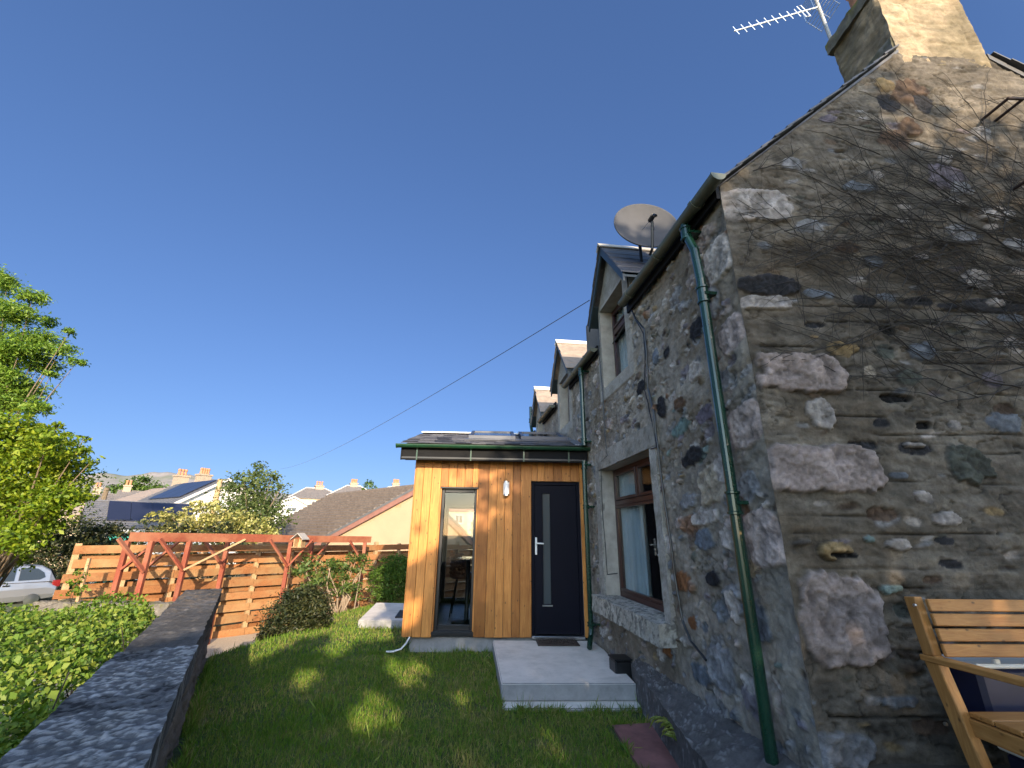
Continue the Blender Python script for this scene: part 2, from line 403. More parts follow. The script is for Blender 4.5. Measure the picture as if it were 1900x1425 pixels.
# lawn: a plateau whose far side rolls down to the gravel
s_ = np.linspace(0, 1, 90); t_ = np.linspace(0, 1, 120)
SX, TY = np.meshgrid(s_, t_)
ly = -3.0 + TY*17.5
lx0 = np.where(ly < 7.0, wall_x(np.minimum(ly, 7.0))-.1, -3.3)
LX = lx0*(1-SX)+2.1*SX; LYv = ly
def lawn_z(x, y):
    x = np.asarray(x, float); y = np.asarray(y, float)
    over = np.maximum(y-lawn_edge_y(x), 0)
    z = LZ + .05*(fbm(x*.5, y*.5, 9)-.5) - .10*sstep(3.2, 1.6, y)*0 - .55*sstep(-.35, .6, y-lawn_edge_y(x)+0.0)*1.0 - over*.25
    return z
LZZ = lawn_z(LX, LYv)
m, nt, b = mat('lawn_turf'); v = coord(nt)
n1 = noise(nt, v, .9, 5, .65); n2 = noise(nt, v, 25, 4, .7)
c = ramp(nt, n1, [(.38, (.022, .042, .007)), (.52, (.04, .06, .012)), (.62, (.10, .09, .03))])
nt.links.new(mixc(nt, .8, c, ramp(nt, n2, [(.3, (.5, .5, .5)), (.7, (1.3, 1.3, 1.3))]), 'MULTIPLY'), b.inputs['Base Color'])
b.inputs['Roughness'].default_value = .95; bump(nt, b, n2, .8, .02)
tag(link_mesh('lawn', np.stack([LX.ravel(), LYv.ravel(), LZZ.ravel()], 1), grid_faces(90, 120), m, smooth=True), kind='structure')
# raised terrace beside the gable
mb = MB(MG); mb.box(1.80, 9, -2.5, GD+.3, -2.4, -1.14)
tag(mb.build('terrace', M['soil']), kind='structure')

# ------------------------------------------------------------------ the stone cottage
PAL = {'pale': (.42, .37, .335), 'pink': (.37, .295, .265), 'cream': (.40, .335, .255), 'grey': (.22, .215, .22), 'blue': (.125, .14, .165),
       'dark': (.022, .021, .024), 'brown': (.085, .05, .03), 'rust': (.20, .085, .035), 'yellow': (.28, .19, .085), 'teal': (.12, .17, .16), 'green': (.065, .07, .055), 'purple': (.15, .125, .15), 'hole': (.006, .006, .007)}
def stamp(U, Z, h, C, cu, cz, hu, hz, rot, colr, height, seed, power=2.6, rough=.02, edge=.12, wb=1.0):
    """raise one stone on the height field and colour it"""
    R = max(hu, hz)*1.5
    u0 = U[0]; z0 = Z[:, 0]
    i0, i1 = np.searchsorted(u0, [cu-R, cu+R]); j0, j1 = np.searchsorted(z0, [cz-R, cz+R])
    if i1-i0 < 2 or j1-j0 < 2: return
    u = U[j0:j1, i0:i1]-cu; z = Z[j0:j1, i0:i1]-cz
    c_, s__ = math.cos(rot), math.sin(rot)
    a = (u*c_+z*s__)/hu; b_ = (-u*s__+z*c_)/hz
    wob = (fbm((u+cu)*9, (z+cz)*9, seed, 3)-.5)*.75 + (fbm((u+cu)*28, (z+cz)*28, seed+7, 2)-.5)*.35
    d = (np.abs(a)**power+np.abs(b_)**power)**(1/power) + wob*wb
    mk = 1-sstep(1-edge, 1+edge*.7, d)
    sc = fbm((u+cu)*14, (z+cz)*14, seed+3, 4); fn = fbm((u+cu)*45, (z+cz)*45, seed+5, 3)
    hh = height*1.15 + (sc-.5)*rough*1.7 + (fn-.5)*rough*1.1
    h[j0:j1, i0:i1] = h[j0:j1, i0:i1]*(1-mk) + hh*mk
    # worn mortar edge just outside the stone
    cc = np.array(colr)[None, None, :]*np.clip(.25+1.5*sc[..., None], .2, 2)*(0.6+.8*fn[..., None])
    rim = np.exp(-((d-1.05)/.09)**2)[..., None]*(.5 if max(hu, hz) < .15 else .3)*sstep(.35, .6, fbm((u+cu)*11, (z+cz)*11, seed+9, 2))[..., None]
    C[j0:j1, i0:i1] = (C[j0:j1, i0:i1]*(1-mk[..., None]) + cc*mk[..., None])*(1-rim*.55)
    h[j0:j1, i0:i1] -= rim[..., 0]*.008
def mortar(U, Z, seed, base, amp=.012):
    h = (fbm(U*2.2, Z*2.2, seed, 3)-.5)*amp*2.2 + (fbm(U*9, Z*9, seed+1, 4)-.5)*amp*1.5 + (fbm(U*40, Z*40, seed+2, 3)-.5)*amp*.45
    ck = np.exp(-(np.abs(fbm(U*5+Z*2, Z*9, seed+21, 4)-.5)/.022)**2)*sstep(.42, .6, fbm(U*2.3, Z*2.3, seed+22, 3)); h = h-ck*amp*.8
    rg = np.abs(fbm(U*16+Z*5, Z*20, seed+23, 4)-.5)*2; h = h+(rg-.25)*amp*.9
    t = fbm(U*1.6, Z*1.6, seed+4, 4)[..., None]; t2 = fbm(U*7, Z*7, seed+6, 4)[..., None]; t3 = fbm(U*22, Z*22, seed+8, 3)[..., None]
    C = np.array(base)[None, None, :]*(.62+.76*t)*(.60+.8*t2)*(.65+.7*t3)*(1-.5*ck[..., None])
    br = sstep(.52, .68, fbm(U*.9+5, Z*2.2, seed+11, 4))[..., None]
    C = C*(1-br*.45) + np.array((.6, .42, .24))*np.mean(base)*1.15*br*.45*(.5+t)
    return h, C
def soft(c, base, k, f=1.0): return tuple((a*(1-k)+b_*k)*f for a, b_ in zip(c, base))
cottage = thing('stone_cottage', (XW+2.4, YC+2, -1.7), 'rubble stone cottage with wallhead dormers and tall gable chimney on the right', 'house')

# --- gable wall (height field in u, z)
RK = math.tan(math.radians(40.9)); UC, EZ, UA = 1.758, 2.70, 4.17
def rake_z(u): return EZ + RK*np.where(u < UA, u-UC, 2*UA-UC-u)
ru = np.concatenate([np.arange(UC, 4.9, .0105), np.arange(4.9, 6.6, .03)]); rz = np.arange(-1.75, 4.84, .0105)
U, Z = np.meshgrid(ru, rz)
h, C = mortar(U, Z, 31, (.113, .095, .074), .016)
st_ = fbm(U*3.2, Z*15, 41, 4)[..., None]; st2_ = fbm(U*9, Z*34, 43, 3)[..., None]; C = C*(.45+1.1*st_)*(.7+.6*st2_); h = h+(st_[..., 0]-.5)*.02
rs = np.random.RandomState(4)
# small buried stones showing through the pointing
for k in range(340):
    cu = rs.uniform(1.85, 6.4); cz = rs.uniform(-1.6, 4.6)
    if cz > rake_z(np.array(cu))-.05: continue
    w = rs.uniform(.025, .085); kind = rs.choice(['grey', 'blue', 'green', 'brown', 'pale', 'dark', 'purple', 'yellow'], p=[.2, .14, .14, .14, .12, .12, .08, .06])
    stamp(U, Z, h, C, cu, cz, w, w*rs.uniform(.2, .5), rs.uniform(-.25, .25), soft(PAL[kind], (.14, .115, .085), .3, .8), rs.uniform(-.014, .010), 100+k, 2.2, .014, .45)
GS = [(1402,383,65,28,'pale',.02),(1468,304,20,12,'grey',.01),(1623,326,13,7,'pale',.01),(1754,296,16,9,'pale',.01),(1844,398,35,13,'pale',.015),(1590,348,30,9,'blue',.01),(1752,330,34,24,'purple',.01),(1535,222,17,7,'purple',.01),
 (1688,172,30,24,'brown',.0),(1652,190,20,14,'dark',-.01),(1715,190,16,16,'dark',-.01),(1643,159,18,10,'yellow',.01),(1690,235,20,14,'brown',.005),(1660,260,28,16,'brown',.0),(1782,435,30,17,'grey',.012),(1711,479,14,7,'pale',.012),(1622,486,16,11,'blue',.01),(1814,519,29,20,'pale',.018),
 (1425,530,57,19,'dark',.016),(1420,562,48,12,'pale',.02),(1515,546,27,8,'blue',.008),(1600,558,20,12,'dark',.008),(1645,552,20,8,'blue',.008),(1700,560,32,8,'dark',.006),(1760,568,20,6,'dark',.004),(1839,567,57,13,'dark',.006),(1846,563,20,8,'pale',.016),(1697,536,11,6,'pale',.012),
 (1647,612,15,8,'hole',-.03),(1512,602,17,6,'dark',-.02),(1559,647,29,14,'yellow',.014),(1642,652,14,13,'green',.006),(1706,652,22,19,'blue',.012),(1613,690,11,11,'cream',.006),(1485,690,78,36,'pink',.024),(1687,702,20,15,'green',.005),(1842,706,20,13,'purple',.01),
 (1662,738,29,9,'hole',-.025),(1526,772,26,28,'pale',.01),(1637,782,15,9,'dark',-.012),(1716,789,14,7,'hole',-.025),(1772,789,11,10,'pale',.008),(1858,785,31,21,'blue',.012),(1600,826,29,8,'dark',-.016),(1698,831,34,11,'dark',-.014),(1696,826,20,4,'pale',.01),(1799,861,35,31,'green',.014),(1515,868,110,42,'pink',.026),(1669,883,20,9,'blue',.006),
 (1636,954,27,13,'brown',-.014),(1757,962,23,11,'pale',.012),(1713,922,16,11,'pale',.010),(1556,1021,32,16,'yellow',.014),(1566,1030,26,7,'hole',-.02),(1612,1000,13,7,'teal',.012),(1665,1010,23,11,'pale',.014),(1759,1004,20,8,'dark',-.014),(1763,1046,24,9,'dark',-.01),(1654,1092,24,9,'teal',.012),(1730,1077,16,7,'brown',-.012),(1564,1148,72,80,'pink',.022),
 (1675,1134,16,14,'green',-.018),(1671,1303,34,13,'blue',.006),(1732,1352,30,14,'brown',-.014),(1464,1274,40,52,'blue',.02),(1549,1392,76,34,'grey',.022),(1880,640,20,14,'pale',.01),(1870,760,18,10,'brown',-.01),(1820,250,20,12,'grey',.008),(1780,350,20,12,'grey',.008),(1500,420,24,12,'grey',.006),(1570,460,22,9,'brown',.004),(1890,455,25,14,'grey',.01),(1875,590,22,8,'blue',.006),(1445,1330,30,30,'dark',.01)]
for k, (px, py, hw, hh_, kd, ht) in enumerate(GS):
    (ua, za), (ub, zb), (uc, zc), (ud, zd) = G(px-hw, py, GD), G(px+hw, py, GD), G(px, py-hh_, GD), G(px, py+hh_, GD)
    cu, cz = G(px, py, GD)
    stamp(U, Z, h, C, cu, cz, abs(ub-ua)/2*1.03, abs(zc-zd)/2*1.03, math.atan2(zb-za, ub-ua)*.6, soft(PAL[kd], (.15, .135, .118), .0 if hw > 40 or kd in ('dark', 'hole') else .12, .62 if kd in ('pale', 'pink', 'cream') else .8), ht, 400+k, 4.5 if kd in('pink', 'pale') and hw > 40 else 2.2, .020 if abs(ht) > .013 else .014, .07, .5 if hw > 40 else 1.1)
# ruled pointing lines
for k in range(46):
    zc = -1.55+k*.105+rs.uniform(-.015, .015); a, b_ = sorted(rs.uniform(1.8, 6.2, 2)) if k % 3 else (1.85, 6.0)
    if b_-a < .7: a = max(1.85, a-.7); b_ = b_+.6
    if zc > 1.9: continue
    line = zc + .010*np.sin(U*1.3+k) + (fbm(U*3, U*0+k, 77, 2)-.5)*.022
    mk = np.exp(-((Z-line)/.0062)**2)*(U > a)*(U < b_)*sstep(.012, .004, h)*sstep(.30, .5, fbm(U*1.6+k*3.1, U*0+k, 70, 3))
    h -= mk*.016; C *= (1-.82*mk[..., None])
def corner_blend(h, dist, z, seed):
    e = (fbm(z*3, z*0, 55, 3)-.5)*.03 + (fbm(z*14, z*0, 56, 3)-.5)*.025
    w = np.exp(-(dist/.035)**2)
    return h*(1-w)+e*w, w
h, wc = corner_blend(h, U-UC, Z, 55)
pts = g*U[..., None] + gn*(GD-h)[..., None] + np.array([0, 0, 1.0])*Z[..., None]
pts = pts + np.array([-1.0, 0, 0])*(h*wc)[..., None]
F_ = grid_faces(len(ru), len(rz)); fz = Z.ravel()[F_[:, 2]]; fu = U.ravel()[F_[:, 0]]
keep = (fz < rake_z(fu+.005)-.005) & ~((fu > 3.75) & (fu < 4.59) & (fz > 4.36))
link_mesh('gable_wall', pts.reshape(-1, 3), F_[keep], M['stone'], cottage, smooth=True, colors=C.reshape(-1, 3))

# --- front wall (height field in y, z)
DORM = [(5.15, .58, 3.10, 3.93, 4.74, 5.66, 1.95, 3.17), (8.0, .56, 2.93, 3.70, 7.62, 8.40, 1.97, 2.97), (10.6, .55, 2.80, 3.55, 10.2, 11.0, 1.95, 2.80)]
W1 = (4.33, 6.02, -.75, .86)
def front_wall(y0, y1, res, z0, seed, nst):
    yy = np.arange(y0, y1+res, res); zz = np.arange(z0, 4.0, res)
    Y, Zf = np.meshgrid(yy, zz)
    h, C = mortar(Y, Zf, seed, (.275, .24, .20), .018)
    r = np.random.RandomState(seed)
    kinds = ['grey', 'pale', 'blue', 'purple', 'brown', 'dark', 'pink', 'rust', 'yellow', 'teal', 'green']
    pr = np.array([.26, .22, .12, .1, .06, .035, .10, .03, .03, .02, .03]); pr /= pr.sum()
    for k in range(nst):
        cy, cz = r.uniform(y0, y1), r.uniform(z0, 3.0)
        w = r.choice([r.uniform(.02, .06), r.uniform(.06, .13)], p=[.72, .28])
        kd = r.choice(kinds, p=pr)
        ht = r.uniform(-.012, .024) if kd != 'dark' else r.uniform(-.015, .012)
        stamp(Y, Zf, h, C, cy, cz, w, w*r.uniform(.3, .75), r.uniform(-.9, .2), soft(PAL[kd], (.26, .245, .225), .22), ht, seed+k, 2.6, .034, .2, 1.25)
    return yy, zz, Y, Zf, h, C
FS = [(1332,484,25,40,'pale',.016),(1357,622,26,34,'pink',.018),(1384,790,32,40,'pink',.018),(1418,998,34,52,'pink',.016),(1321,899,24,34,'cream',.016),(1308,961,26,12,'pale',.014),(1267,1080,13,18,'rust',.008),(1237,1203,10,14,'rust',.004),(1326,1074,13,13,'dark',.01),(1263,795,16,12,'teal',.01),(1286,848,18,16,'dark',.008),
 (1308,1003,20,20,'blue',.012),(1364,1130,14,30,'pale',.014),(1286,1155,8,13,'rust',.006),(1237,654,8,11,'dark',.004),(1217,661,6,15,'blue',.006),(1293,613,20,22,'dark',.006),(1189,718,10,11,'dark',.004),(1228,757,9,20,'dark',.006),(1261,747,11,14,'brown',.006),(1340,1240,24,40,'grey',.014),(1300,1250,16,20,'blue',.01),(1320,560,16,30,'grey',.008),(1345,870,14,30,'pale',.012),(1390,900,18,30,'grey',.012),(1405,1150,20,40,'blue',.01),(1240,1010,14,16,'pale',.012),(1290,690,14,18,'pale',.01),(1280,930,18,14,'grey',.014),(1345,705,16,22,'grey',.01),(1310,770,16,16,'purple',.012),(1350,1000,12,24,'pale',.012)]
def add_front(name, y0, y1, res, z0, seed, nst, first):
    yy, zz, Y, Zf, h, C = front_wall(y0, y1, res, z0, seed, nst)
    if first:
        for k, (px, py, hw, hh_, kd, ht) in enumerate(FS):
            a, b_ = P(px-hw, py, 0, XW), P(px+hw, py, 0, XW); c_, d_ = P(px, py-hh_, 0, XW), P(px, py+hh_, 0, XW); o_ = P(px, py, 0, XW)
            stamp(Y, Zf, h, C, o_[1], o_[2], abs(a[1]-b_[1])/2, abs(c_[2]-d_[2])/2, -.1, PAL[kd], ht, 900+k, 4.5 if hw > 22 else 2.3, .018, .08, .5 if hw > 22 else 1.1)
    # smooth dressed stone round the dormer windows and in the dormer gables
    for (cy, hw, ez, az, o0, o1, s0, l0) in DORM:
        mk = ((Y > o0-.17) & (Y < o1+.17) & (Zf > s0-.16) & (Zf < 4.2)).astype(float)
        mk = np.maximum(mk, ((np.abs(Y-cy) < hw+.1) & (Zf > 2.72)).astype(float))
        t = fbm(Y*6, Zf*6, 44, 4); t2 = fbm(Y*2, Zf*3, 45, 3)
        jn = np.exp(-(((Zf-s0) % .42-.02)/.006)**2)*(Zf < l0)
        hs = .012+(t-.5)*.006-jn*.008; cs = np.array((.33, .305, .265))[None, None, :]*(.6+.5*t[..., None]+.3*t2[..., None])*(1-.4*jn[..., None])
        h = h*(1-mk)+hs*mk; C = C*(1-mk[..., None])+cs*mk[..., None]
    if first: h, wc = corner_blend(h, Y-YC, Zf, 55)
    else: wc = 0*h
    pts = np.stack([XW-h, Y-h*wc, Zf], -1)
    F_ = grid_faces(len(yy), len(zz)); y_ = Y.ravel()[F_].mean(1); z_ = Zf.ravel()[F_].mean(1)
    eave = 2.70-.012*(y_-2.6)
    keep = z_ < eave-.02
    for (cy, hw, ez, az, o0, o1, s0, l0) in DORM:
        keep |= (np.abs(y_-cy) < hw) & (z_ < az-.03-(az-ez)*np.abs(y_-cy)/(hw+.1))
        keep &= ~((y_ > o0) & (y_ < o1) & (z_ > s0) & (z_ < l0))
    keep &= ~((y_ > W1[0]) & (y_ < W1[1]) & (z_ > W1[2]) & (z_ < W1[3]))
    keep &= ~((y_ > PD+.35) & (y_ < 10.0) & (z_ < .9))
    link_mesh(name, pts.reshape(-1, 3), F_[keep], M['stone'], cottage, smooth=True, colors=C.reshape(-1, 3))
add_front('front_wall', YC, 7.2, .0115, -1.75, 12, 900, True)
add_front('front_wall', 7.2125, 14.5, .03, -1.9, 77, 420, False)
# closing walls, roof slab and floor inside the house so that the rooms are dark
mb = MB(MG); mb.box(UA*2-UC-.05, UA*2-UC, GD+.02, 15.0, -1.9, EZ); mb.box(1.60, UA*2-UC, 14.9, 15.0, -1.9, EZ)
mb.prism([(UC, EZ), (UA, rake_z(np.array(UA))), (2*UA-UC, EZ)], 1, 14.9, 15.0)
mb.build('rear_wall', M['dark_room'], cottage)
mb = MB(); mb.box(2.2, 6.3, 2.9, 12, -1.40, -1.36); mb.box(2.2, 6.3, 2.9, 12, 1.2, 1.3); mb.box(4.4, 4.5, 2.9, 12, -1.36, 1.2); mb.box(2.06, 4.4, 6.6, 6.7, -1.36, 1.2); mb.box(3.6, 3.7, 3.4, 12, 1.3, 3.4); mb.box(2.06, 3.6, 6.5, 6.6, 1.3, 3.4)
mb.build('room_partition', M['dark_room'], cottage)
# main roof: slate courses, rake edges, ridge
mb = MB(MG)
rr = random.Random(3); CH0, CH1, CHB = 3.735, 4.605, GD+.57
SL = math.hypot(UA-UC, UA-UC and (UA-UC)*RK)
for side in (0, 1):
    nrow = 20
    for k in range(nrow):
        a = -.10+k*(SL+.1)/nrow; b_ = a+(SL+.1)/nrow+.05
        def pt(s, lift):
            u = UC+s/SL*(UA-UC); z = EZ+s/SL*(UA-UC)*RK
            nu, nz = -math.sin(math.radians(40.9)), math.cos(math.radians(40.9))
            u += nu*lift; z += nz*lift
            return (2*UA-u if side else u), z
        j = rr.uniform(-.018, .012)
        um = UC+(a+b_)/2/SL*(UA-UC); d0, d1 = (CHB if um > 3.66 else GD-.045+j), 15.05
        q = [pt(a, .045), pt(b_, .030), pt(b_, .018), pt(a, .030)]
        mb.prism(q, 1, d0, d1)
rf = mb.build('roof', M['slate'], cottage)
mb = MB(MG)
q = []
mb.prism([(UC-.03, EZ-.025), (3.73, EZ+(3.73-UC)*RK-.025), (3.73, EZ+(3.73-UC)*RK+.01), (UC-.03, EZ+.01-.03)], 1, GD-.01, GD+.02)
mb.prism([(2*UA-UC+.03, EZ-.06), (4.61, EZ+(3.73-UC)*RK-.06), (4.61, EZ+(3.73-UC)*RK+.01), (2*UA-UC+.03, EZ-.02)], 1, GD-.01, GD+.02)
mb.build('verge_pointing', M['slate'], cottage)

# --- chimney: ashlar stack with a mossy cope
def rough_box(name, Mf, x0, x1, y0, y1, z0, z1, res, amp, seed, colfn, parent=None, taper=None, matl='stone', sides=('x0', 'x1', 'y0', 'y1', 'z1'), freq=1.0):
    V = []; Fs = []; Cs = []; n = 0
    def xyz(a, b_, sd):
        if sd == 'x0': return np.full_like(a, x0), a, b_
        if sd == 'x1': return np.full_like(a, x1), a, b_
        if sd == 'y0': return a, np.full_like(a, y0), b_
        if sd == 'y1': return a, np.full_like(a, y1), b_
        if sd == 'z1': return a, b_, np.full_like(a, z1)
        return a, b_, np.full_like(a, z0)
    rng = {'x0': (y0, y1, z0, z1), 'x1': (y0, y1, z0, z1), 'y0': (x0, x1, z0, z1), 'y1': (x0, x1, z0, z1), 'z1': (x0, x1, y0, y1), 'z0': (x0, x1, y0, y1)}
    c = np.array([(x0+x1)/2, (y0+y1)/2, (z0+z1)/2])
    for sd in sides:
        a0, a1, b0, b1 = rng[sd]
        na = max(2, int((a1-a0)/res)+1); nb = max(2, int((b1-b0)/res)+1)
        A, Bv = np.meshgrid(np.linspace(a0, a1, na), np.linspace(b0, b1, nb))
        x, y, z = xyz(A, Bv, sd)
        # 3-D-consistent offset so that edges stay closed
        f1 = 3*freq; f2 = 13*freq; f3 = 36*freq
        def n3(f, s): return (fbm(x*f+z*f*.71, y*f+z*f*.53, seed+s, 3)-.5)
        ox = amp*(n3(f1, 1)*1.2+n3(f2, 2)*.8+n3(f3, 3)*.35); oy = amp*(n3(f1, 4)*1.2+n3(f2, 5)*.8+n3(f3, 6)*.35); oz = amp*(n3(f1, 7)*1.0+n3(f2, 8)*.8+n3(f3, 9)*.4)
        cc, dh = colfn(x, y, z, sd, A, Bv)
        nrm = {'x0': (-1, 0, 0), 'x1': (1, 0, 0), 'y0': (0, -1, 0), 'y1': (0, 1, 0), 'z1': (0, 0, 1), 'z0': (0, 0, -1)}[sd]
        ed = np.minimum(np.minimum(A-a0, a1-A), np.minimum(Bv-b0, b1-Bv)); w = sstep(0, .03, ed)
        p = np.stack([x+ox+nrm[0]*dh*w, y+oy+nrm[1]*dh*w, z+oz+nrm[2]*dh*w], -1)
        if taper is not None: p = taper(p)
        V.append(p.reshape(-1, 3)); Cs.append(cc.reshape(-1, 3)); f_ = grid_faces(na, nb)
        if sd in ('x0', 'y1', 'z0'): f_ = f_[:, ::-1]
        Fs.append(f_+n); n += na*nb
    V = np.concatenate(V); V = V@Mf[:3, :3].T+Mf[:3, 3]
    return link_mesh(name, V, np.concatenate(Fs), M[matl], parent, smooth=True, colors=np.concatenate(Cs))
def ashlar(seed, base, ch=.29, bl=.55):
    def fn(x, y, z, sd, A, Bv):
        row = np.floor(Bv/ch+.3); jit = (_hash(row, row*0+3, seed)-.5)*bl
        fx = (A+jit)/bl; fy = Bv/ch+.3
        ex = np.abs(fx-np.round(fx))*bl; ey = np.abs(fy-np.round(fy))*ch
        jn = np.maximum(np.exp(-(ex/.010)**2), np.exp(-(ey/.010)**2))
        k = _hash(np.floor(fx), row, seed+5)
        t = fbm(A*5, Bv*5, seed+2, 4); t2 = fbm(A*17, Bv*17, seed+3, 3)
        cc = np.array(base)[None, None, :]*(.62+.4*k+.35*t)[..., None]*(.75+.5*t2)[..., None]
        st = sstep(.5, .72, fbm(A*2.1+3, Bv*2.1, seed+8, 4))[..., None]
        cc = cc*(1-st*.6)+np.array((.10, .085, .05))*st*.6
        cc = cc*(1-.22*jn[..., None]*sstep(.4, .6, t)[..., None])*(.55+.9*fbm(A*9, Bv*24, seed+12, 4))[..., None]
        return cc, (t-.5)*.05-.008*jn
    return fn
CHX = 0
chim = rough_box('chimney', MG, CH0, CH1, GD+.002, CHB, 4.24, 5.26, .014, .02, 61, ashlar(61, (.31, .24, .155)), cottage, taper=lambda p: p)
def mossy(seed, base, moss, thr=.45):
    def fn(x, y, z, sd, A, Bv):
        t = fbm(A*7, Bv*7, seed, 4); t2 = fbm(A*25, Bv*25, seed+1, 3)
        k = sstep(thr, thr+.18, t)[..., None]
        cc = (np.array(base)*(1-k)+np.array(moss)*k)*(.6+.8*t2[..., None])
        return cc, (t-.5)*.03
    return fn
rough_box('cope', MG, CH0-.04, CH1+.05, GD-.05, CHB+.04, 5.25, 5.40, .02, .03, 71, mossy(71, (.16, .145, .11), (.16, .15, .04)), chim, sides=('x0', 'x1', 'y0', 'y1', 'z1', 'z0'))
rough_box('haunch', MG, CH0-.02, CH0+.015, GD+.01, CHB, 4.36, 4.62, .02, .02, 73, mossy(73, (.23, .21, .18), (.12, .11, .07)), chim)
for uu in (3.95, 4.35):
    mb = MB(MG); mb.lathe([(.10, 0), (.13, .03), (.11, .06), (.10, .45), (.125, .48), (.12, .54), (.09, .54), (.08, .1)], (uu, GD+.3, 5.40), 20); mb.build('chimney_pot', simple('terracotta', (.35, .16, .08), .8), chim, smooth=True)

# --- gutters and downpipes
def half_gutter(name, y0, y1, z0, z1, matl, x=XW-.12, r=.058, parent=cottage):
    mb = MB(); k = 12; a = np.linspace(math.pi, 2*math.pi, k)
    prof = [(x+r*math.cos(t), r*math.sin(t)) for t in a]+[(x+(r-.006)*math.cos(t), (r-.006)*math.sin(t)) for t in a[::-1]]
    n = len(prof)
    V = [(p[0], y0, z0+p[1]) for p in prof]+[(p[0], y1, z1+p[1]) for p in prof]
    mb.add(V, [[i, (i+1) % n, n+(i+1) % n, n+i] for i in range(n)]+[list(range(n))[::-1], list(range(n, 2*n))])
    for ye, ze, yy2 in ((y0, z0, y0-.012), (y1, z1, y1+.012)):      # stop ends
        pr = [(x+(r+.004)*math.cos(t), ze+(r+.004)*math.sin(t)) for t in a]
        mb.prism([(p[0], p[1]) for p in pr], 1, ye, yy2)
    for yb in np.arange(y0+.3, y1, .75):                            # union straps
        zb = z0+(z1-z0)*(yb-y0)/(y1-y0)
        pr = [(x+(r+.009)*math.cos(t), zb+(r+.009)*math.sin(t)) for t in a]+[(x+r*math.cos(t), zb+r*math.sin(t)) for t in a[::-1]]
        mb.prism(pr, 1, yb, yb+.045)
    return mb.build(name, M[matl], parent)
half_gutter('gutter', 2.46, 4.50, 2.66, 2.68, 'gutter')
half_gutter('gutter', 5.72, 7.50, 2.60, 2.62, 'gutter')
half_gutter('gutter', 8.62, 10.05, 2.56, 2.57, 'gutter')
half_gutter('gutter', 11.2, 14.4, 2.52, 2.50, 'gutter')
for (a, b_) in ((2.6, 4.55), (5.75, 7.45), (8.6, 10.05), (11.15, 14.4)):      # fascia under the slates
    mb = MB(); mb.box(XW-.055, XW-.026, a, b_, 2.56-.012*(a-2.6), 2.70-.012*(a-2.6)); mb.build('eaves_board', M['matt_black'], cottage)
def pipe(name, pts, r, collars, matl='green_pipe', parent=cottage, bend=None):
    mb = MB(); mb.tube(pts, r, 16)
    for (p, hgt) in collars:
        p = np.array(p, float); mb.lathe([(r, 0), (r+.014, .004), (r+.014, .018), (r+.006, .024), (r+.006, hgt-.024), (r+.014, hgt-.018), (r+.014, hgt-.004), (r, hgt)], p, 16)
        mb.box(p[0]-.01, p[0]+.14, p[1]-.05, p[1]+.05, p[2]+hgt*.5-.012, p[2]+hgt*.5+.012)
    return mb.build(name, M[matl], parent, smooth=False)
for o in ():
    pass
pipe('downpipe', [(1.885, 3.0, 2.62), (1.885, 2.99, 2.50), (1.90, 2.93, 2.30), (1.905, 2.91, 2.0), (1.905, 2.91, -1.62)], .037, [((1.885, 2.995, 2.45), .13), ((1.905, 2.91, 1.78), .15), ((1.905, 2.91, .14), .16)])
pipe('downpipe', [(1.885, 6.42, 2.58), (1.89, 6.42, 2.2), (1.89, 6.42, 1.28)], .034, [((1.885, 6.42, 2.42), .12), ((1.89, 6.42, 1.28), .12)])
pipe('downpipe', [(1.885, 11.4, 3.3), (1.885, 11.35, 2.75), (1.885, 11.1, 2.45), (1.885, 11.1, 1.2)], .04, [((1.885, 11.4, 2.85), .12)])
pipe('downpipe', [(1.885, 6.46, 1.05), (1.89, 6.46, -1.20), (1.87, 6.42, -1.29), (1.83, 6.33, -1.335), (1.80, 6.26, -1.385)], .034, [((1.89, 6.46, .93), .13), ((1.89, 6.46, -1.18), .06), ((1.89, 6.46, .35), .07)])

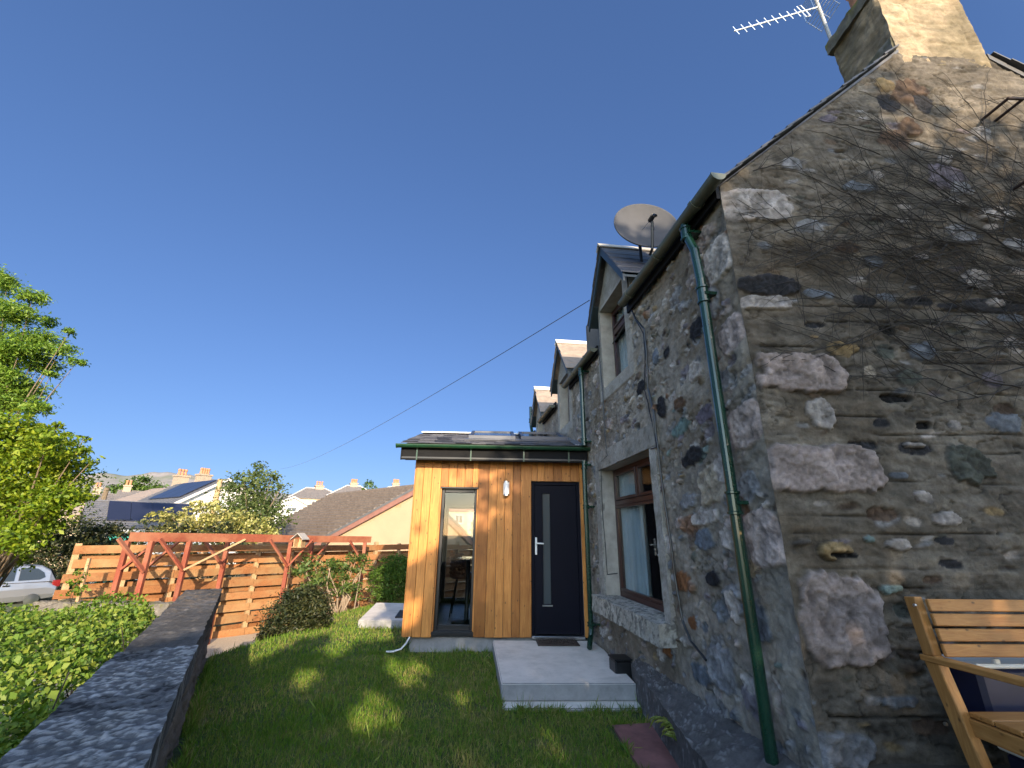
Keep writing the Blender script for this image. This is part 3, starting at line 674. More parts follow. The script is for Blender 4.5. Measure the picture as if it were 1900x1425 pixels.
# --- dormers
def dormer(i):
    cy, hw, ez, az, o0, o1, s0, l0 = DORM[i]
    xf = XW-.13; xb = XW+2.2
    sl = math.atan2(az-ez, hw+.1); th = .04
    mb = MB()
    for s in (-1, 1):
        nrow = 6; e = hw+.17
        for k in range(nrow):
            a = k/nrow; b_ = (k+1)/nrow+.08
            y0_, y1_ = cy+s*e*(1-a), cy+s*e*max(0, 1-b_); zz = lambda yv: az-(abs(yv-cy))*math.tan(sl)
            q = [(y0_, zz(y0_)+.055), (y1_, zz(y1_)+.04), (y1_, zz(y1_)+.025), (y0_, zz(y0_)+.035)]
            mb.prism(q, 0, xf-rr.uniform(0, .02), xb)
    d = mb.build('dormer', M['slate'] if i == 0 else M['slate_brown'], cottage)  # lighter, browner slate on the two farther dormers
    mb = MB()
    for s in (-1, 1):
        e = hw+.15; zz = lambda yv: az-(abs(yv-cy))*math.tan(sl)
        q = [(cy+s*e, zz(cy+s*e)+.03), (cy, az+.03), (cy, az-.12), (cy+s*e, zz(cy+s*e)-.10)]
        mb.prism(q, 0, xf+.005, xf+.03)
        mb.prism([(cy+s*e, zz(cy+s*e)-.01), (cy+s*hw*.9, zz(cy+s*hw*.9)-.02), (cy+s*hw*.9, zz(cy+s*hw*.9)-.045), (cy+s*e, zz(cy+s*e)-.04)], 0, xf+.03, xb-1.0)
    mb.build('bargeboard', M['green_board'], d)
    mb = MB(); mb.prism([(cy-.09, az-.02), (cy, az+.085), (cy+.09, az-.02), (cy+.075, az-.03), (cy, az+.06), (cy-.075, az-.03)], 0, xf-.03, xb); mb.build('ridge', M['margin'] if i == 0 else M['white'], d)
    for s in (-1, 1): mb = MB(); mb.box(XW+.01, XW+1.5, cy+s*hw-.02, cy+s*hw+.02, 2.3, ez+.02); mb.build('cheek', M['margin'], d)
    window(o0, o1, s0, l0, .17, d if False else cottage, True)
M['green_board'] = simple('dark_green_board', (.018, .03, .035), .45, var=.2)
def window(y0, y1, z0, z1, rec, parent, top_only=False):
    x = XW+rec
    mb = MB()                                                        # dressed reveal
    mb.box(XW-.012, x+.1, y0-.04, y0, z0, z1); mb.box(XW-.012, x+.1, y1, y1+.04, z0, z1); mb.box(XW-.012, x+.1, y0-.04, y1+.04, z1, z1+.04)
    mb.box(XW-.012, x+.1, y0, y1, z0-.04, z0)
    w = mb.build('window', M['margin'], parent)
    f = .055; tr = z0+(z1-z0)*.72
    mb = MB()
    for a in ((y0, y0+f, z0, z1), (y1-f, y1, z0, z1), (y0+f, y1-f, z0, z0+f*1.3), (y0+f, y1-f, z1-f, z1), (y0+f, y1-f, tr-.035, tr+.035)): mb.box(x, x+.07, *a, bev=.008)
    if not top_only: mb.box(x+.004, x+.066, (y0+y1)/2-.03, (y0+y1)/2+.03, tr+.035, z1-f, bev=.006)
    # sash rims
    for (a, b_, c_, d_) in ([(y0+f, y1-f, z0+f*1.3, tr-.035)]+([(y0+f, (y0+y1)/2-.03, tr+.035, z1-f), ((y0+y1)/2+.03, y1-f, tr+.035, z1-f)] if not top_only else [(y0+f, y1-f, tr+.035, z1-f)])):
        s2 = .035
        for q in ((a, a+s2, c_, d_), (b_-s2, b_, c_, d_), (a+s2, b_-s2, c_, c_+s2), (a+s2, b_-s2, d_-s2, d_)): mb.box(x-.012, x+.03, *q, bev=.005)
    mb.build('frame', M['mahogany'], w)
    mb = MB(); mb.box(x+.012, x+.018, y0+f, y1-f, z0+f, z1-f); mb.build('pane', M['glass_dark'], w)
    # net curtains, gathered
    mb = MB(); ny = 60
    ys = np.linspace(y1+.35, y0+(y1-y0)*(.52 if not top_only else .1), ny); xs = x+.09+.035*np.sin(np.arange(ny)*1.15)+.008*np.sin(np.arange(ny)*.41)
    V = [(a, b_, z0+.06) for a, b_ in zip(xs, ys)]+[(a, b_, z1-.05) for a, b_ in zip(xs, ys)]
    mb.add(V, [[i, i+1, ny+i+1, ny+i] for i in range(ny-1)]); mb.build('curtain', M['curtain'], w, smooth=True)
    if False:
        mb = MB(); ys = np.linspace(y0+(y1-y0)*.64, y0+(y1-y0)*.50, 16); xs = x+.13+.025*np.sin(np.arange(16)*1.5)
        V = [(a, b_, z0+.06) for a, b_ in zip(xs, ys)]+[(a, b_, z1-.05) for a, b_ in zip(xs, ys)]
        mb.add(V, [[i, i+1, 16+i+1, 16+i] for i in range(15)]); mb.build('curtain', M['curtain_gold'], w, smooth=True)
    return w
for i in range(3): dormer(i)
w1 = window(*W1, .17, cottage)
# dressed margins and projecting sill of the ground floor window
def speck(seed, base, dk, thr=.5, fr=1.0):
    def fn(x, y, z, sd, A, Bv):
        t = fbm(A*11*fr, Bv*11*fr, seed, 4); t2 = fbm(A*40*fr, Bv*40*fr, seed+1, 3); t3 = fbm(A*2.5*fr, Bv*2.5*fr, seed+2, 3)
        k = sstep(thr, thr+.1, t*.6+t2*.4)[..., None]
        return (np.array(base)*(1-k)+np.array(dk)*k)*(.55+.5*t3+.4*t2)[..., None], (t-.5)*.02+(t2-.5)*.008
    return fn
I4 = np.eye(4)
rough_box('lintel', I4, XW-.035, XW+.03, W1[0]-.18, W1[1]+.16, W1[3], W1[3]+.24, .02, .012, 81, speck(81, (.31, .285, .25), (.2, .18, .15), .55), w1, sides=('x0', 'y0', 'y1', 'z1'))
rough_box('jamb', I4, XW-.033, XW+.03, W1[0]-.15, W1[0]-.003, W1[2], W1[3]-.002, .02, .014, 82, speck(82, (.35, .325, .29), (.24, .22, .19), .55), w1, sides=('x0', 'y0', 'y1'))
rough_box('jamb', I4, XW-.033, XW+.03, W1[1]+.003, W1[1]+.17, W1[2], W1[3]-.002, .02, .014, 83, speck(83, (.30, .285, .26), (.2, .19, .17), .55), w1, sides=('x0', 'y0', 'y1'))
rough_box('sill', I4, XW-.16, XW+.15, W1[0]-.16, W1[1]+.18, W1[2]-.19, W1[2], .014, .022, 84, speck(84, (.40, .37, .32), (.15, .14, .125), .50, 1.8), w1, sides=('x0', 'y0', 'y1', 'z1', 'z0'))

# --- cables clipped down the front wall
def wcable(pix, r, seed, x=XW-.035):
    pts = [P(px, py, 0, x) for px, py in pix]
    out = []
    for a, b_ in zip(pts[:-1], pts[1:]):
        for t in np.linspace(0, 1, 8)[:-1]: out.append(a*(1-t)+b_*t)
    out.append(pts[-1]); out = np.array(out); out[:, 1] += (fbm(np.arange(len(out))*.35, np.arange(len(out))*0, seed, 2)-.5)*.02
    mb = MB(); mb.tube(out, r, 6); mb.build('wall_cable', M['black'], cottage)
wcable([(1166, 560), (1180, 592), (1195, 610), (1200, 660), (1203, 720), (1213, 765), (1219, 818), (1226, 880), (1236, 950), (1246, 1020), (1257, 1100), (1266, 1150), (1282, 1190), (1310, 1225)], .010, 1)
wcable([(1166, 562), (1182, 598), (1194, 620), (1197, 660), (1196, 720), (1203, 752), (1214, 800), (1218, 830), (1208, 833)], .006, 2)
wcable([(1110, 610), (1112, 660), (1118, 720), (1122, 800), (1127, 845), (1114, 858), (1119, 960), (1127, 1066), (1145, 1064)], .006, 3)
# iron brackets let into the gable
def bracket(pa, pb, label):
    (u0, z0), (u1, z1) = pa, pb
    mb = MB(MG)
    for s in (0, .13):
        mb.beam((u0+s, GD+.05, z0), (u0+s, GD-.22, z0-.01), .018, .024)
    mb.beam((u0-.01, GD-.21, z0-.01), (u0+.14, GD-.21, z0-.01), .018, .024)
    o = mb.build('iron_bracket', M['rust']); tag(o, label, 'bracket')
bracket(G(1822, 222, GD), (0, 0), 'rusty iron bracket projecting from the sunlit upper gable, nearer the chimney')
bracket(G(1878, 352, GD), (0, 0), 'rusty iron bracket projecting from the gable at the right edge, lower of two')

# ------------------------------------------------------------------ the larch-clad porch (u, d, z frame)
porch = thing('timber_porch', GW(0, PD+1.5, -1.6), 'larch clad porch with slate roof, navy door and tall narrow window against the cottage', 'porch')
PU0, PU1 = -1.28, 1.385
WN = (-.878, -.288, -1.335, .68); DR = (.546, 1.312, -1.375, .79)
PDB = PD+3.1
rr = random.Random(11)
mb = MB(MG)
u = PU0
def board(u0, u1, z0, z1, j): mb.box(u0+.002, u1-.002, PD-.001+j, PD+.021+j, z0, z1, bev=.003)
edges = [PU0]
while edges[-1] < PU1-.08:
    edges.append(edges[-1]+rr.uniform(.118, .138))
edges[-1] = PU1
# snap board joints to the openings
for t in (WN[0], WN[1], DR[0], DR[1]):
    k = min(range(len(edges)), key=lambda i: abs(edges[i]-t)); edges[k] = t
edges = sorted(set(edges))
for a, b_ in zip(edges[:-1], edges[1:]):
    j = rr.uniform(-.003, .003); c = (a+b_)/2; zb = -1.40+rr.uniform(-.003, .003)
    if WN[0] < c < WN[1]: board(a, b_, WN[3], 1.22, j)
    elif DR[0] < c < DR[1]: board(a, b_, DR[3], 1.22, j)
    else: board(a, b_, zb, 1.22, j)
d = PD+.03
while d < PDB:
    d2 = min(d+.128, PDB); mb.box(PU0-.022, PU0-.001, d+.002, d2-.002, -1.40, 1.30+.2*math.sin(0), bev=.003); d = d2
# trims lining the openings
mb.box(WN[0]-.0, WN[0]+.018, PD+.022, PD+.10, WN[2], WN[3]); mb.box(WN[1]-.018, WN[1], PD+.022, PD+.10, WN[2], WN[3])
mb.build('cladding', M['clad'], porch)
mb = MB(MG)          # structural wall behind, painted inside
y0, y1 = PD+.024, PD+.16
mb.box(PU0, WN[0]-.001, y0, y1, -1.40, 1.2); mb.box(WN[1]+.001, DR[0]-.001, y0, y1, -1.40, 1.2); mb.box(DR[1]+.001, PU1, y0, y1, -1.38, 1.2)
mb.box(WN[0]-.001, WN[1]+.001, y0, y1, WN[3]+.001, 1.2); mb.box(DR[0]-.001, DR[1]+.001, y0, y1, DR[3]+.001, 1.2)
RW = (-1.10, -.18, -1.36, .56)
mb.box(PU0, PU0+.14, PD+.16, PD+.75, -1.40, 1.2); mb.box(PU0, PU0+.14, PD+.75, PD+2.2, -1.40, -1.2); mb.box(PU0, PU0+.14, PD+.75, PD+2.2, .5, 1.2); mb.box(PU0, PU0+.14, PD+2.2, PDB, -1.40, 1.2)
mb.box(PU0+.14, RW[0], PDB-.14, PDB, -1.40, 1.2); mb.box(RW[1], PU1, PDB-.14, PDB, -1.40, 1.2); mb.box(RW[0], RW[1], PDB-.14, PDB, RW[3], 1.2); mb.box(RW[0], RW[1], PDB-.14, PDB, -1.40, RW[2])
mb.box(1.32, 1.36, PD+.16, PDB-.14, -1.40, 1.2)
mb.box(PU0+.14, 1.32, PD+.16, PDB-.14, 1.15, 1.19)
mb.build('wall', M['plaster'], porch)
mb = MB(MG)
rr2 = random.Random(5)
for i in range(14):
    for k in range(8):
        a = PU0+.14+i*.19; b0 = PD+.16+k*.38+(.19 if i % 2 else 0)
        mb.box(a+.002, a+.188, b0, b0+.376, -1.40, -1.375+rr2.uniform(0, .001))
mb.build('floor', m_wood('grey_floor_planks', (.20, .20, .19), (.10, .10, .10), 1, 1, .35, False, .3), porch)
# window
mb = MB(MG); f = .05; wy = PD+.085
for a in ((WN[0]+.018, WN[0]+.018+f, WN[2], WN[3]-.02), (WN[1]-.018-f*.8, WN[1]-.018, WN[2], WN[3]-.02), (WN[0]+.018+f, WN[1]-.018-f*.8, WN[2], WN[2]+.075), (WN[0]+.018+f, WN[1]-.018-f*.8, WN[3]-.08, WN[3]-.02)):
    mb.box(a[0], a[1], wy, wy+.06, a[2], a[3], bev=.006)
mb.box(WN[0]+.018, WN[1]-.018, wy-.07, wy+.0, WN[2]-.02, WN[2]+.012, bev=.005)
mb.box(WN[0], WN[1], PD+.003, wy+.03, WN[3]-.02, WN[3]-.002)
wf = mb.build('window', M['black'], porch)
mb = MB(MG); mb.box(WN[0]+.06, WN[1]-.055, wy+.022, wy+.028, WN[2]+.07, WN[3]-.07); mb.build('pane', M['glass'], wf)
# rear window
mb = MB(MG)
for a in ((RW[0], RW[0]+.06, RW[2], RW[3]), (RW[1]-.06, RW[1], RW[2], RW[3]), (RW[0]+.06, RW[1]-.06, RW[2], RW[2]+.08), (RW[0]+.06, RW[1]-.06, RW[3]-.06, RW[3])): mb.box(a[0], a[1], PDB-.10, PDB-.03, a[2], a[3], bev=.005)
wf = mb.build('rear_window', M['black'], porch)
mb = MB(MG); mb.box(RW[0]+.05, RW[1]-.05, PDB-.07, PDB-.064, RW[2]+.07, RW[3]-.05); mb.build('pane', M['glass'], wf)
mb = MB(MG); mb.box(PU0+.03, PU0+.09, PD+.75, PD+.81, -1.2, .5); mb.box(PU0+.03, PU0+.09, PD+2.14, PD+2.2, -1.2, .5); mb.box(PU0+.03, PU0+.09, PD+.81, PD+2.14, -1.2, -1.14); mb.box(PU0+.03, PU0+.09, PD+.81, PD+2.14, .44, .5)
wf = mb.build('side_window', M['black'], porch)
mb = MB(MG); mb.box(PU0+.055, PU0+.06, PD+.80, PD+2.15, -1.15, .46); mb.build('pane', M['glass'], wf)
# door
dy = PD+.055
gu0, gu1, gz0, gz1 = .715, .852, -.985, .615
mb = MB(MG)
mb.box(DR[0]+.002, DR[0]+.05, dy-.02, dy+.05, DR[2], DR[3]-.003, bev=.004); mb.box(DR[1]-.05, DR[1]-.002, dy-.02, dy+.05, DR[2], DR[3]-.003, bev=.004); mb.box(DR[0]+.05, DR[1]-.05, dy-.02, dy+.05, DR[3]-.055, DR[3]-.003, bev=.004)
a0, a1, z0, z1 = DR[0]+.054, DR[1]-.054, DR[2]+.012, DR[3]-.06
for q in ((a0, gu0, z0, z1), (gu1, a1, z0, z1), (gu0, gu1, z0, gz0), (gu0, gu1, gz1, z1)): mb.box(q[0], q[1], dy, dy+.045, q[2], q[3])
for q in ((gu0, gu0+.012, gz0, gz1), (gu1-.012, gu1, gz0, gz1), (gu0, gu1, gz0, gz0+.012), (gu0, gu1, gz1-.012, gz1)): mb.box(q[0], q[1], dy-.008, dy+.01, q[2], q[3])
dr = mb.build('door', M['navy'], porch)
mfg, nt, b = mat('frosted_glass'); b.inputs['Base Color'].default_value = (.055, .065, .07, 1); b.inputs['Roughness'].default_value = .15; b.inputs['Specular IOR Level'].default_value = .4
mb = MB(MG); mb.box(gu0+.01, gu1-.01, dy+.015, dy+.022, gz0+.01, gz1-.01); mb.build('glass_strip', mfg, dr)
mb = MB(MG); hx = .622
mb.box(hx-.016, hx+.016, dy-.012, dy, -.30, -.05, bev=.006); mb.cyl((hx, dy-.055, -.135), .009, .045, 12, 1); mb.beam((hx-.008, dy-.055, -.135), (hx+.115, dy-.055, -.14), .016, .02, bev=.006)
mb.cyl((hx, dy-.022, -.245), .012, .012, 12, 1)
mb.build('handle', M['white'], dr)
mb = MB(MG); mb.box(gu0-.005, gu1+.01, dy-.01, dy-.0005, -1.005, -.985, bev=.003); mb.build('weather_strip', M['steel'], dr)
mb = MB(MG); mb.box(DR[0], DR[1], PD-.035, PD+.12, -1.415, -1.376, bev=.005); mb.build('threshold', M['steel'], dr)
# plinth under the window
mb = MB(MG); mb.box(-1.19, .62, PD+.07, PDB-.1, -1.9, -1.405, bev=.01); mb.box(.62, 1.38, PD+.07, PDB-.1, -1.9, -1.43)
mb.build('plinth', M['concrete_face'], porch)
mb = MB(MG); mb.box(WN[0]-.01, WN[1]+.02, PD+.005, PD+.08, -1.385, -1.34, bev=.004); mb.build('window_sill', M['black'], porch)
# roof: slate courses both sides, ridge, skylights, gutter, boards
ED, EH, RD = PD-.27, 1.30, PD+1.55
RT = .30; RZ = EH+(RD-ED)*RT
mb = MB(MG); rr = random.Random(9)
nrow = 11
for side in (0, 1):
    for k in range(nrow):
        a = k/nrow; b_ = min(1.0, (k+1)/nrow+.05)
        def q(t, l): dd = ED+(RD-ED)*t; return ((2*RD-dd) if side else dd, EH+(RD-ED)*t*RT+l)
        uu = -1.50+rr.uniform(-.008, .008)+(.09 if k % 2 else 0)*0; 
        while uu < 1.46:
            w = rr.uniform(.20, .30); ue = min(uu+w, 1.46); lf = rr.uniform(0, .005)
            mb.prism([q(a-.012+rr.uniform(-.008, .008), .024+lf), q(b_, .010+lf), q(b_, .002+lf), q(a-.012, .014+lf)], 0, uu+.002, ue-.002); uu = ue
rf = mb.build('roof', M['slate'], porch)
mb = MB(MG)
mb.prism([(ED+.02, EH-.02), (RD, RZ-.02), (2*RD-ED-.02, EH-.02), (2*RD-ED-.02, EH-.05), (RD, RZ-.06), (ED+.02, EH-.05)], 0, -1.47, 1.45)
mb.build('roof_deck', M['black'], porch)
mb = MB(MG)
for k in range(8):
    a = -1.50+k*.37; b_ = min(a+.365, 1.45); mb.prism([(RD-.11, RZ+.012), (RD-.10, RZ+.028), (RD, RZ+.062), (RD+.10, RZ+.028), (RD+.11, RZ+.012), (RD, RZ+.045)], 0, a, b_)
mb.build('ridge', M['white'], rf)
for (a, b_) in ((-.50, .30), (.40, 1.20)):
    mb = MB(MG)
    def rp(t, l): return (ED+(RD-ED)*t, EH+(RD-ED)*t*RT+l)
    t0, t1 = .34, .93
    mb.prism([rp(t0, .02), rp(t1, .02), rp(t1, .10), rp(t0, .10)], 0, a, a+.055); mb.prism([rp(t0, .02), rp(t1, .02), rp(t1, .10), rp(t0, .10)], 0, b_-.055, b_)
    mb.prism([rp(t0, .02), rp(t0+.035, .02), rp(t0+.035, .10), rp(t0, .10)], 0, a+.055, b_-.055); mb.prism([rp(t1-.035, .02), rp(t1, .02), rp(t1, .10), rp(t1-.035, .10)], 0, a+.055, b_-.055)
    mb.prism([rp(t0-.06, .032), rp(t0, .032), rp(t0, .045), rp(t0-.06, .045)], 0, a-.05, b_+.05)
    sk = mb.build('skylight', M['skyframe'] if 'skyframe' in M else M.setdefault('skyframe', simple('skylight_frame', (.035, .04, .06), .4)), porch)
    mb = MB(MG); mb.prism([rp(t0+.03, .075), rp(t1-.03, .075), rp(t1-.03, .08), rp(t0+.03, .08)], 0, a+.05, b_-.05); mb.build('pane', M['glass_dark'], sk)
mb = MB(MG); mb.prism([(ED+.02, EH+.03), (RD, RZ+.04), (RD, RZ+.16), (ED+.02, EH+.15)], 0, 1.405, 1.44); mb.prism([(ED+.02, EH+.033), (RD, RZ+.043), (RD, RZ+.05), (ED+.02, EH+.04)], 0, 1.22, 1.405); mb.build('lead_flashing', M['lead'], rf)
mb = MB(MG); mb.box(-1.46, 1.40, ED+.005, ED+.03, 1.055, EH-.05); mb.box(-1.46, 1.40, ED+.03, PD-.003, 1.085, 1.105)
mb.prism([(ED+.01, EH-.06), (RD, RZ-.07), (RD, RZ-.26), (ED+.01, EH-.25)], 0, -1.49, -1.465); mb.prism([(2*RD-ED, EH-.06), (RD, RZ-.07), (RD, RZ-.26), (2*RD-ED, EH-.25)], 0, -1.49, -1.465)
mb.build('fascia', M['matt_black'], porch)
mb = MB(MG); mb.box(-1.47, 1.38, ED-.004, ED+.005, 1.075, 1.10); mb.build('fascia_trim', M['black'], porch)
mb = MB(MG); k = 12; a = np.linspace(math.pi, 2*math.pi, k); r = .055; gc = ED-.05; gz = EH-.02
pr = [(gc+r*math.cos(t), gz+r*math.sin(t)) for t in a]+[(gc+(r-.006)*math.cos(t), gz+(r-.006)*math.sin(t)) for t in a[::-1]]
mb.prism(pr, 0, -1.54, 1.43)
pr2 = [(gc+(r+.005)*math.cos(t), gz+(r+.005)*math.sin(t)) for t in a]; mb.prism(pr2, 0, -1.555, -1.54); mb.prism(pr2, 0, 1.43, 1.445)
for uu in (-1.25, -.42, .4, 1.1): mb.prism([(gc+(r+.008)*math.cos(t), gz+(r+.008)*math.sin(t)) for t in a]+[(gc+r*math.cos(t), gz+r*math.sin(t)) for t in a[::-1]], 0, uu, uu+.03); mb.box(uu, uu+.02, ED-.01, ED+.02, 1.05, gz)
mb.build('gutter', M['gutter_green'], porch)

# wall lamp beside the window head
mb = MB(MG); lu, lz = .155, .665
lampo = thing('wall_lamp', GW(lu, PD-.06, lz-.12), 'small white cylinder lamp on the larch boards between window and door', 'lamp')
mb.box(lu-.05, lu+.02, PD-.03, PD-.003, lz-.10, lz+.08, bev=.004); mb.cyl((lu, PD-.075, lz-.115), .046, .025, 20); mb.cyl((lu, PD-.075, lz+.09), .046, .018, 20); mb.box(lu-.04, lu+.01, PD-.06, PD-.02, lz-.115, lz-.10)
mb.build('bracket', M['steel'], lampo)
mb = MB(MG); mb.cyl((lu, PD-.075, lz-.09), .043, .18, 24); mb.build('diffuser', M['opal'], lampo, smooth=False)
# high table and stool inside the porch
tb = thing('bar_table', GW(-.44, PD+.85, -1.375), 'round black pedestal bar table with glass top inside the porch', 'table')
mb = MB(MG); c = (-.44, PD+.85, -1.372); mb.lathe([(0, 0), (.24, 0), (.24, .02), (.20, .035), (.05, .05), (.035, .06), (.035, .95), (.06, .96), (.06, .97), (0, .97)], c, 28); mb.build('pedestal', M['black'], tb, smooth=True)
mb = MB(MG); mb.lathe([(0, .972), (.36, .972), (.36, .985), (0, .985)], c, 40); mb.build('tabletop', M['glass_dark'], tb)
st = thing('bar_stool', GW(-.56, PD+1.55, -1.375), 'tan quilted leather bar stool with thin black legs inside the porch', 'stool')
c0 = np.array((-.56, PD+1.55, -1.372))
mb = MB(MG); 
mb.lathe([(0, .60), (.20, .60), (.235, .63), (.24, .68), (.20, .70), (0, .705)], c0, 28); mb.build('seat', M['leather'], st, smooth=True)
mb = MB(MG)
for i in range(15):
    for j in range(6):
        a0_, a1_ = [math.radians(-115+ (i+t)*230/15) for t in (0, 1)]; z0_, z1_ = .66+j*.07, .66+(j+1)*.07
        taper = lambda a, z: 1 if z <= .66+.42*max(.35, math.cos(a*.55)) else 0
        if not taper((a0_+a1_)/2, z0_): continue
        def pp(a, z, r): return c0+np.array((-math.cos(a)*r, math.sin(a)*r*1.0, z))
        b2 = .012
        am, zm = (a0_+a1_)/2, (z0_+z1_)/2
        V = [pp(a0_, z0_, .235), pp(a1_, z0_, .235), pp(a1_, z1_, .245), pp(a0_, z1_, .245), pp(am, zm, .262), pp(a0_, z0_, .215), pp(a1_, z0_, .215), pp(a1_, z1_, .225), pp(a0_, z1_, .225)]
        mb.add(V, [(0, 1, 4), (1, 2, 4), (2, 3, 4), (3, 0, 4), (8, 7, 6, 5), (0, 3, 8, 5), (1, 6, 7, 2), (3, 2, 7, 8), (0, 5, 6, 1)])
mb.build('backrest', M['leather'], st)
for sx, sy in ((-1, -1), (1, -1), (1, 1), (-1, 1)):
    mb = MB(MG); mb.tube([c0+np.array((sx*.11, sy*.11, .60)), c0+np.array((sx*.20, sy*.20, .0))], [.014, .010], 8); mb.build('leg', M['black'], st)
mb = MB(MG); mb.tube([c0+np.array((.165*math.cos(t), .165*math.sin(t)*1.0, .26)) for t in np.linspace(math.pi/4, math.pi*2.25, 5)], .008, 6); mb.build('footrest', M['black'], st)

# steps, mat, pads
stp = thing('concrete_step', (1.3, 5.9, -1.7), 'pale concrete two tier entrance step in front of the navy door', 'step')
def slab(name, poly, z0, z1, mt, parent, bev=.012):
    import bmesh
    bm = bmesh.new(); vs = [bm.verts.new((x, y, z0)) for x, y in poly]; f_ = bm.faces.new(vs)
    r = bmesh.ops.extrude_face_region(bm, geom=[f_]); bmesh.ops.translate(bm, vec=(0, 0, z1-z0), verts=[e for e in r['geom'] if isinstance(e, bmesh.types.BMVert)])
    bmesh.ops.recalc_face_normals(bm, faces=bm.faces); bmesh.ops.bevel(bm, geom=list(bm.edges), offset=bev, segments=2, affect='EDGES')
    me = [v.co[:] for v in bm.verts]; bm.verts.index_update(); fs = [[v.index for v in f.verts] for f in bm.faces]; up = [1 if f.normal.z > .5 else 0 for f in bm.faces]
    bm.free()
    return link_mesh(name, me, fs, [M['concrete_face'], mt], parent, up)
slab('upper_slab', [(.60, 6.93), (.537, 5.07), (1.90, 4.965), (2.06, 6.80)], -1.575, -1.42, M['concrete'], stp)
slab('lower_slab', [(.56, 5.3), (.54, 4.90), (1.955, 4.785), (1.96, 5.2)], -1.72, -1.578, M['concrete'], stp)
# doormat with a basket-weave top
mb = MB(MG); mu0, mu1, md0, md1 = .60, 1.17, 6.62, 6.94
mb.box(mu0, mu1, md0, md1, -1.418, -1.402, bev=.006)
for i in range(19):
    for j in range(10):
        a = mu0+.03+i*(mu1-mu0-.06)/18; b_ = md0+.03+j*(md1-md0-.06)/9
        s = 1 if (i//3+j//3) % 2 else -1
        mb.beam((a-.010, b_-.010*s, -1.398), (a+.010, b_+.010*s, -1.398), .007, .008, bev=.002)
tag(mb.build('doormat', M['mat']), 'dark brown woven doormat lying on the concrete step before the door', 'doormat')
pad = thing('concrete_pad', (-1.1, 9.0, -1.6), 'pale concrete pad with dark foot grate on the lawn beyond the porch', 'concrete slab')
slab('pad_slab', [(-1.61, 8.86), (-.66, 8.72), (-.62, 10.7), (-1.64, 10.88)], -1.80, -1.47, M['concrete'], pad)
mb = MB()
gp = P(733, 1146, 2, -1.46)
for i in range(12): mb.box(gp[0], gp[0]+.30, gp[1]+.02+i*.06, gp[1]+.05+i*.06, -1.468, -1.445)
for xx in (0, .29): mb.box(gp[0]+xx, gp[0]+xx+.012, gp[1], gp[1]+.74, -1.468, -1.443)
mb.build('grate', M['black'], pad)
mb = MB(); hs = [(-.56, 7.09, -1.40), (-.60, 7.05, -1.47), (-.66, 7.02, -1.53), (-.76, 7.0, -1.555), (-.86, 7.02, -1.56)]
mb.tube(hs, .012, 8); tag(mb.build('drain_hose', M['white']), 'short white drain hose curling out under the porch corner onto grass', 'hose')
# black drain box by the wall
mb = MB(); bx = P(1172, 1222, 2, -1.36)
mb.box(1.80, 1.99, 5.28, 5.50, -1.46, -1.30, bev=.015); mb.box(1.79, 2.0, 5.27, 5.51, -1.30, -1.285, bev=.006)
tag(mb.build('drain_box', M['black']), 'small black plastic drain box at the wall foot beside the step', 'box')
# lichen covered kerb along the wall foot
def kerb_tap(p):
    q = p.copy(); t = np.clip((5.15-p[..., 1])/(5.15-2.2), 0, 1); w = np.clip((XW+.05-p[..., 0])/.5, 0, 1)
    q[..., 0] = XW+.05-w*(.12+.48*t); q[..., 2] = p[..., 2]+.10*(1-w)*(p[..., 2] > -1.5)-.03*t
    return q
rough_box('stone_kerb', I4, XW-.45, XW+.05, 2.2, 5.15, -1.75, -1.30, .018, .035, 91, speck(91, (.12, .112, .108), (.25, .24, .23), .56, 1.5), None, kerb_tap, sides=('x0', 'y0', 'y1', 'z1'))
tag(bpy.data.objects['stone_kerb'], 'lichen spotted stone kerb along the foot of the cottage wall', 'kerb')
# red sandstone flag
mb = MB(); 
slab2 = [(1.46, 4.46), (1.84, 4.48), (1.72, 3.6), (1.64, 2.9), (1.30, 2.9), (1.41, 3.75)]
mb.prism(slab2, 2, -1.66, -1.585)
tag(mb.build('sandstone_flag', M['sandstone']), 'red sandstone paving flag between lawn and stone kerb', 'paving slab')

# bench against the gable (u, d, z frame)
bench = thing('wooden_bench', GW(3.0, GD-.45, -1.14), 'slatted pine garden bench standing against the stone gable', 'bench')
BU0, BU1 = 2.235, 3.85
bt, bb = GD-.30, GD-.36
for u_ in (BU0, BU1):
    mb = MB(MG); mb.beam((u_, bt+.02, -.292), (u_, bt-.01, -.56), .045, .065, up=(0, 1, 0)); mb.beam((u_, bt-.01, -.56), (u_+.03*(1 if u_ == BU0 else -1), bb-.05, -1.14), .05, .075, up=(0, 1, 0)); mb.build('leg', M['bench_v'] if 'bench_v' in M else M.setdefault('bench_v', m_wood('bench_pine_upright', (.42, .20, .06), (.30, .13, .035), 2, 1.4, .5, True, .1)), bench)
    mb = MB(MG); mb.beam((u_+.02, bb-.52, -.62), (u_+.02, bb-.50, -1.14), .06, .06, up=(0, 1, 0)); mb.build('leg', M['bench_v'], bench)
    mb = MB(MG); mb.beam((u_-.005, bt+.03, -.575), (u_+.01, bb-.60, -.56), .065, .028); mb.build('armrest', M['bench_y'] if 'bench_y' in M else M.setdefault('bench_y', m_wood('bench_pine_rail', (.46, .22, .065), (.33, .14, .035), 1, 1.4, .5, True, .1)), bench)
    mb = MB(MG); mb.beam((u_+.035, bb+.02, -.835), (u_+.035, bb-.50, -.835), .03, .07); mb.build('seat_rail', M['bench_y'], bench)
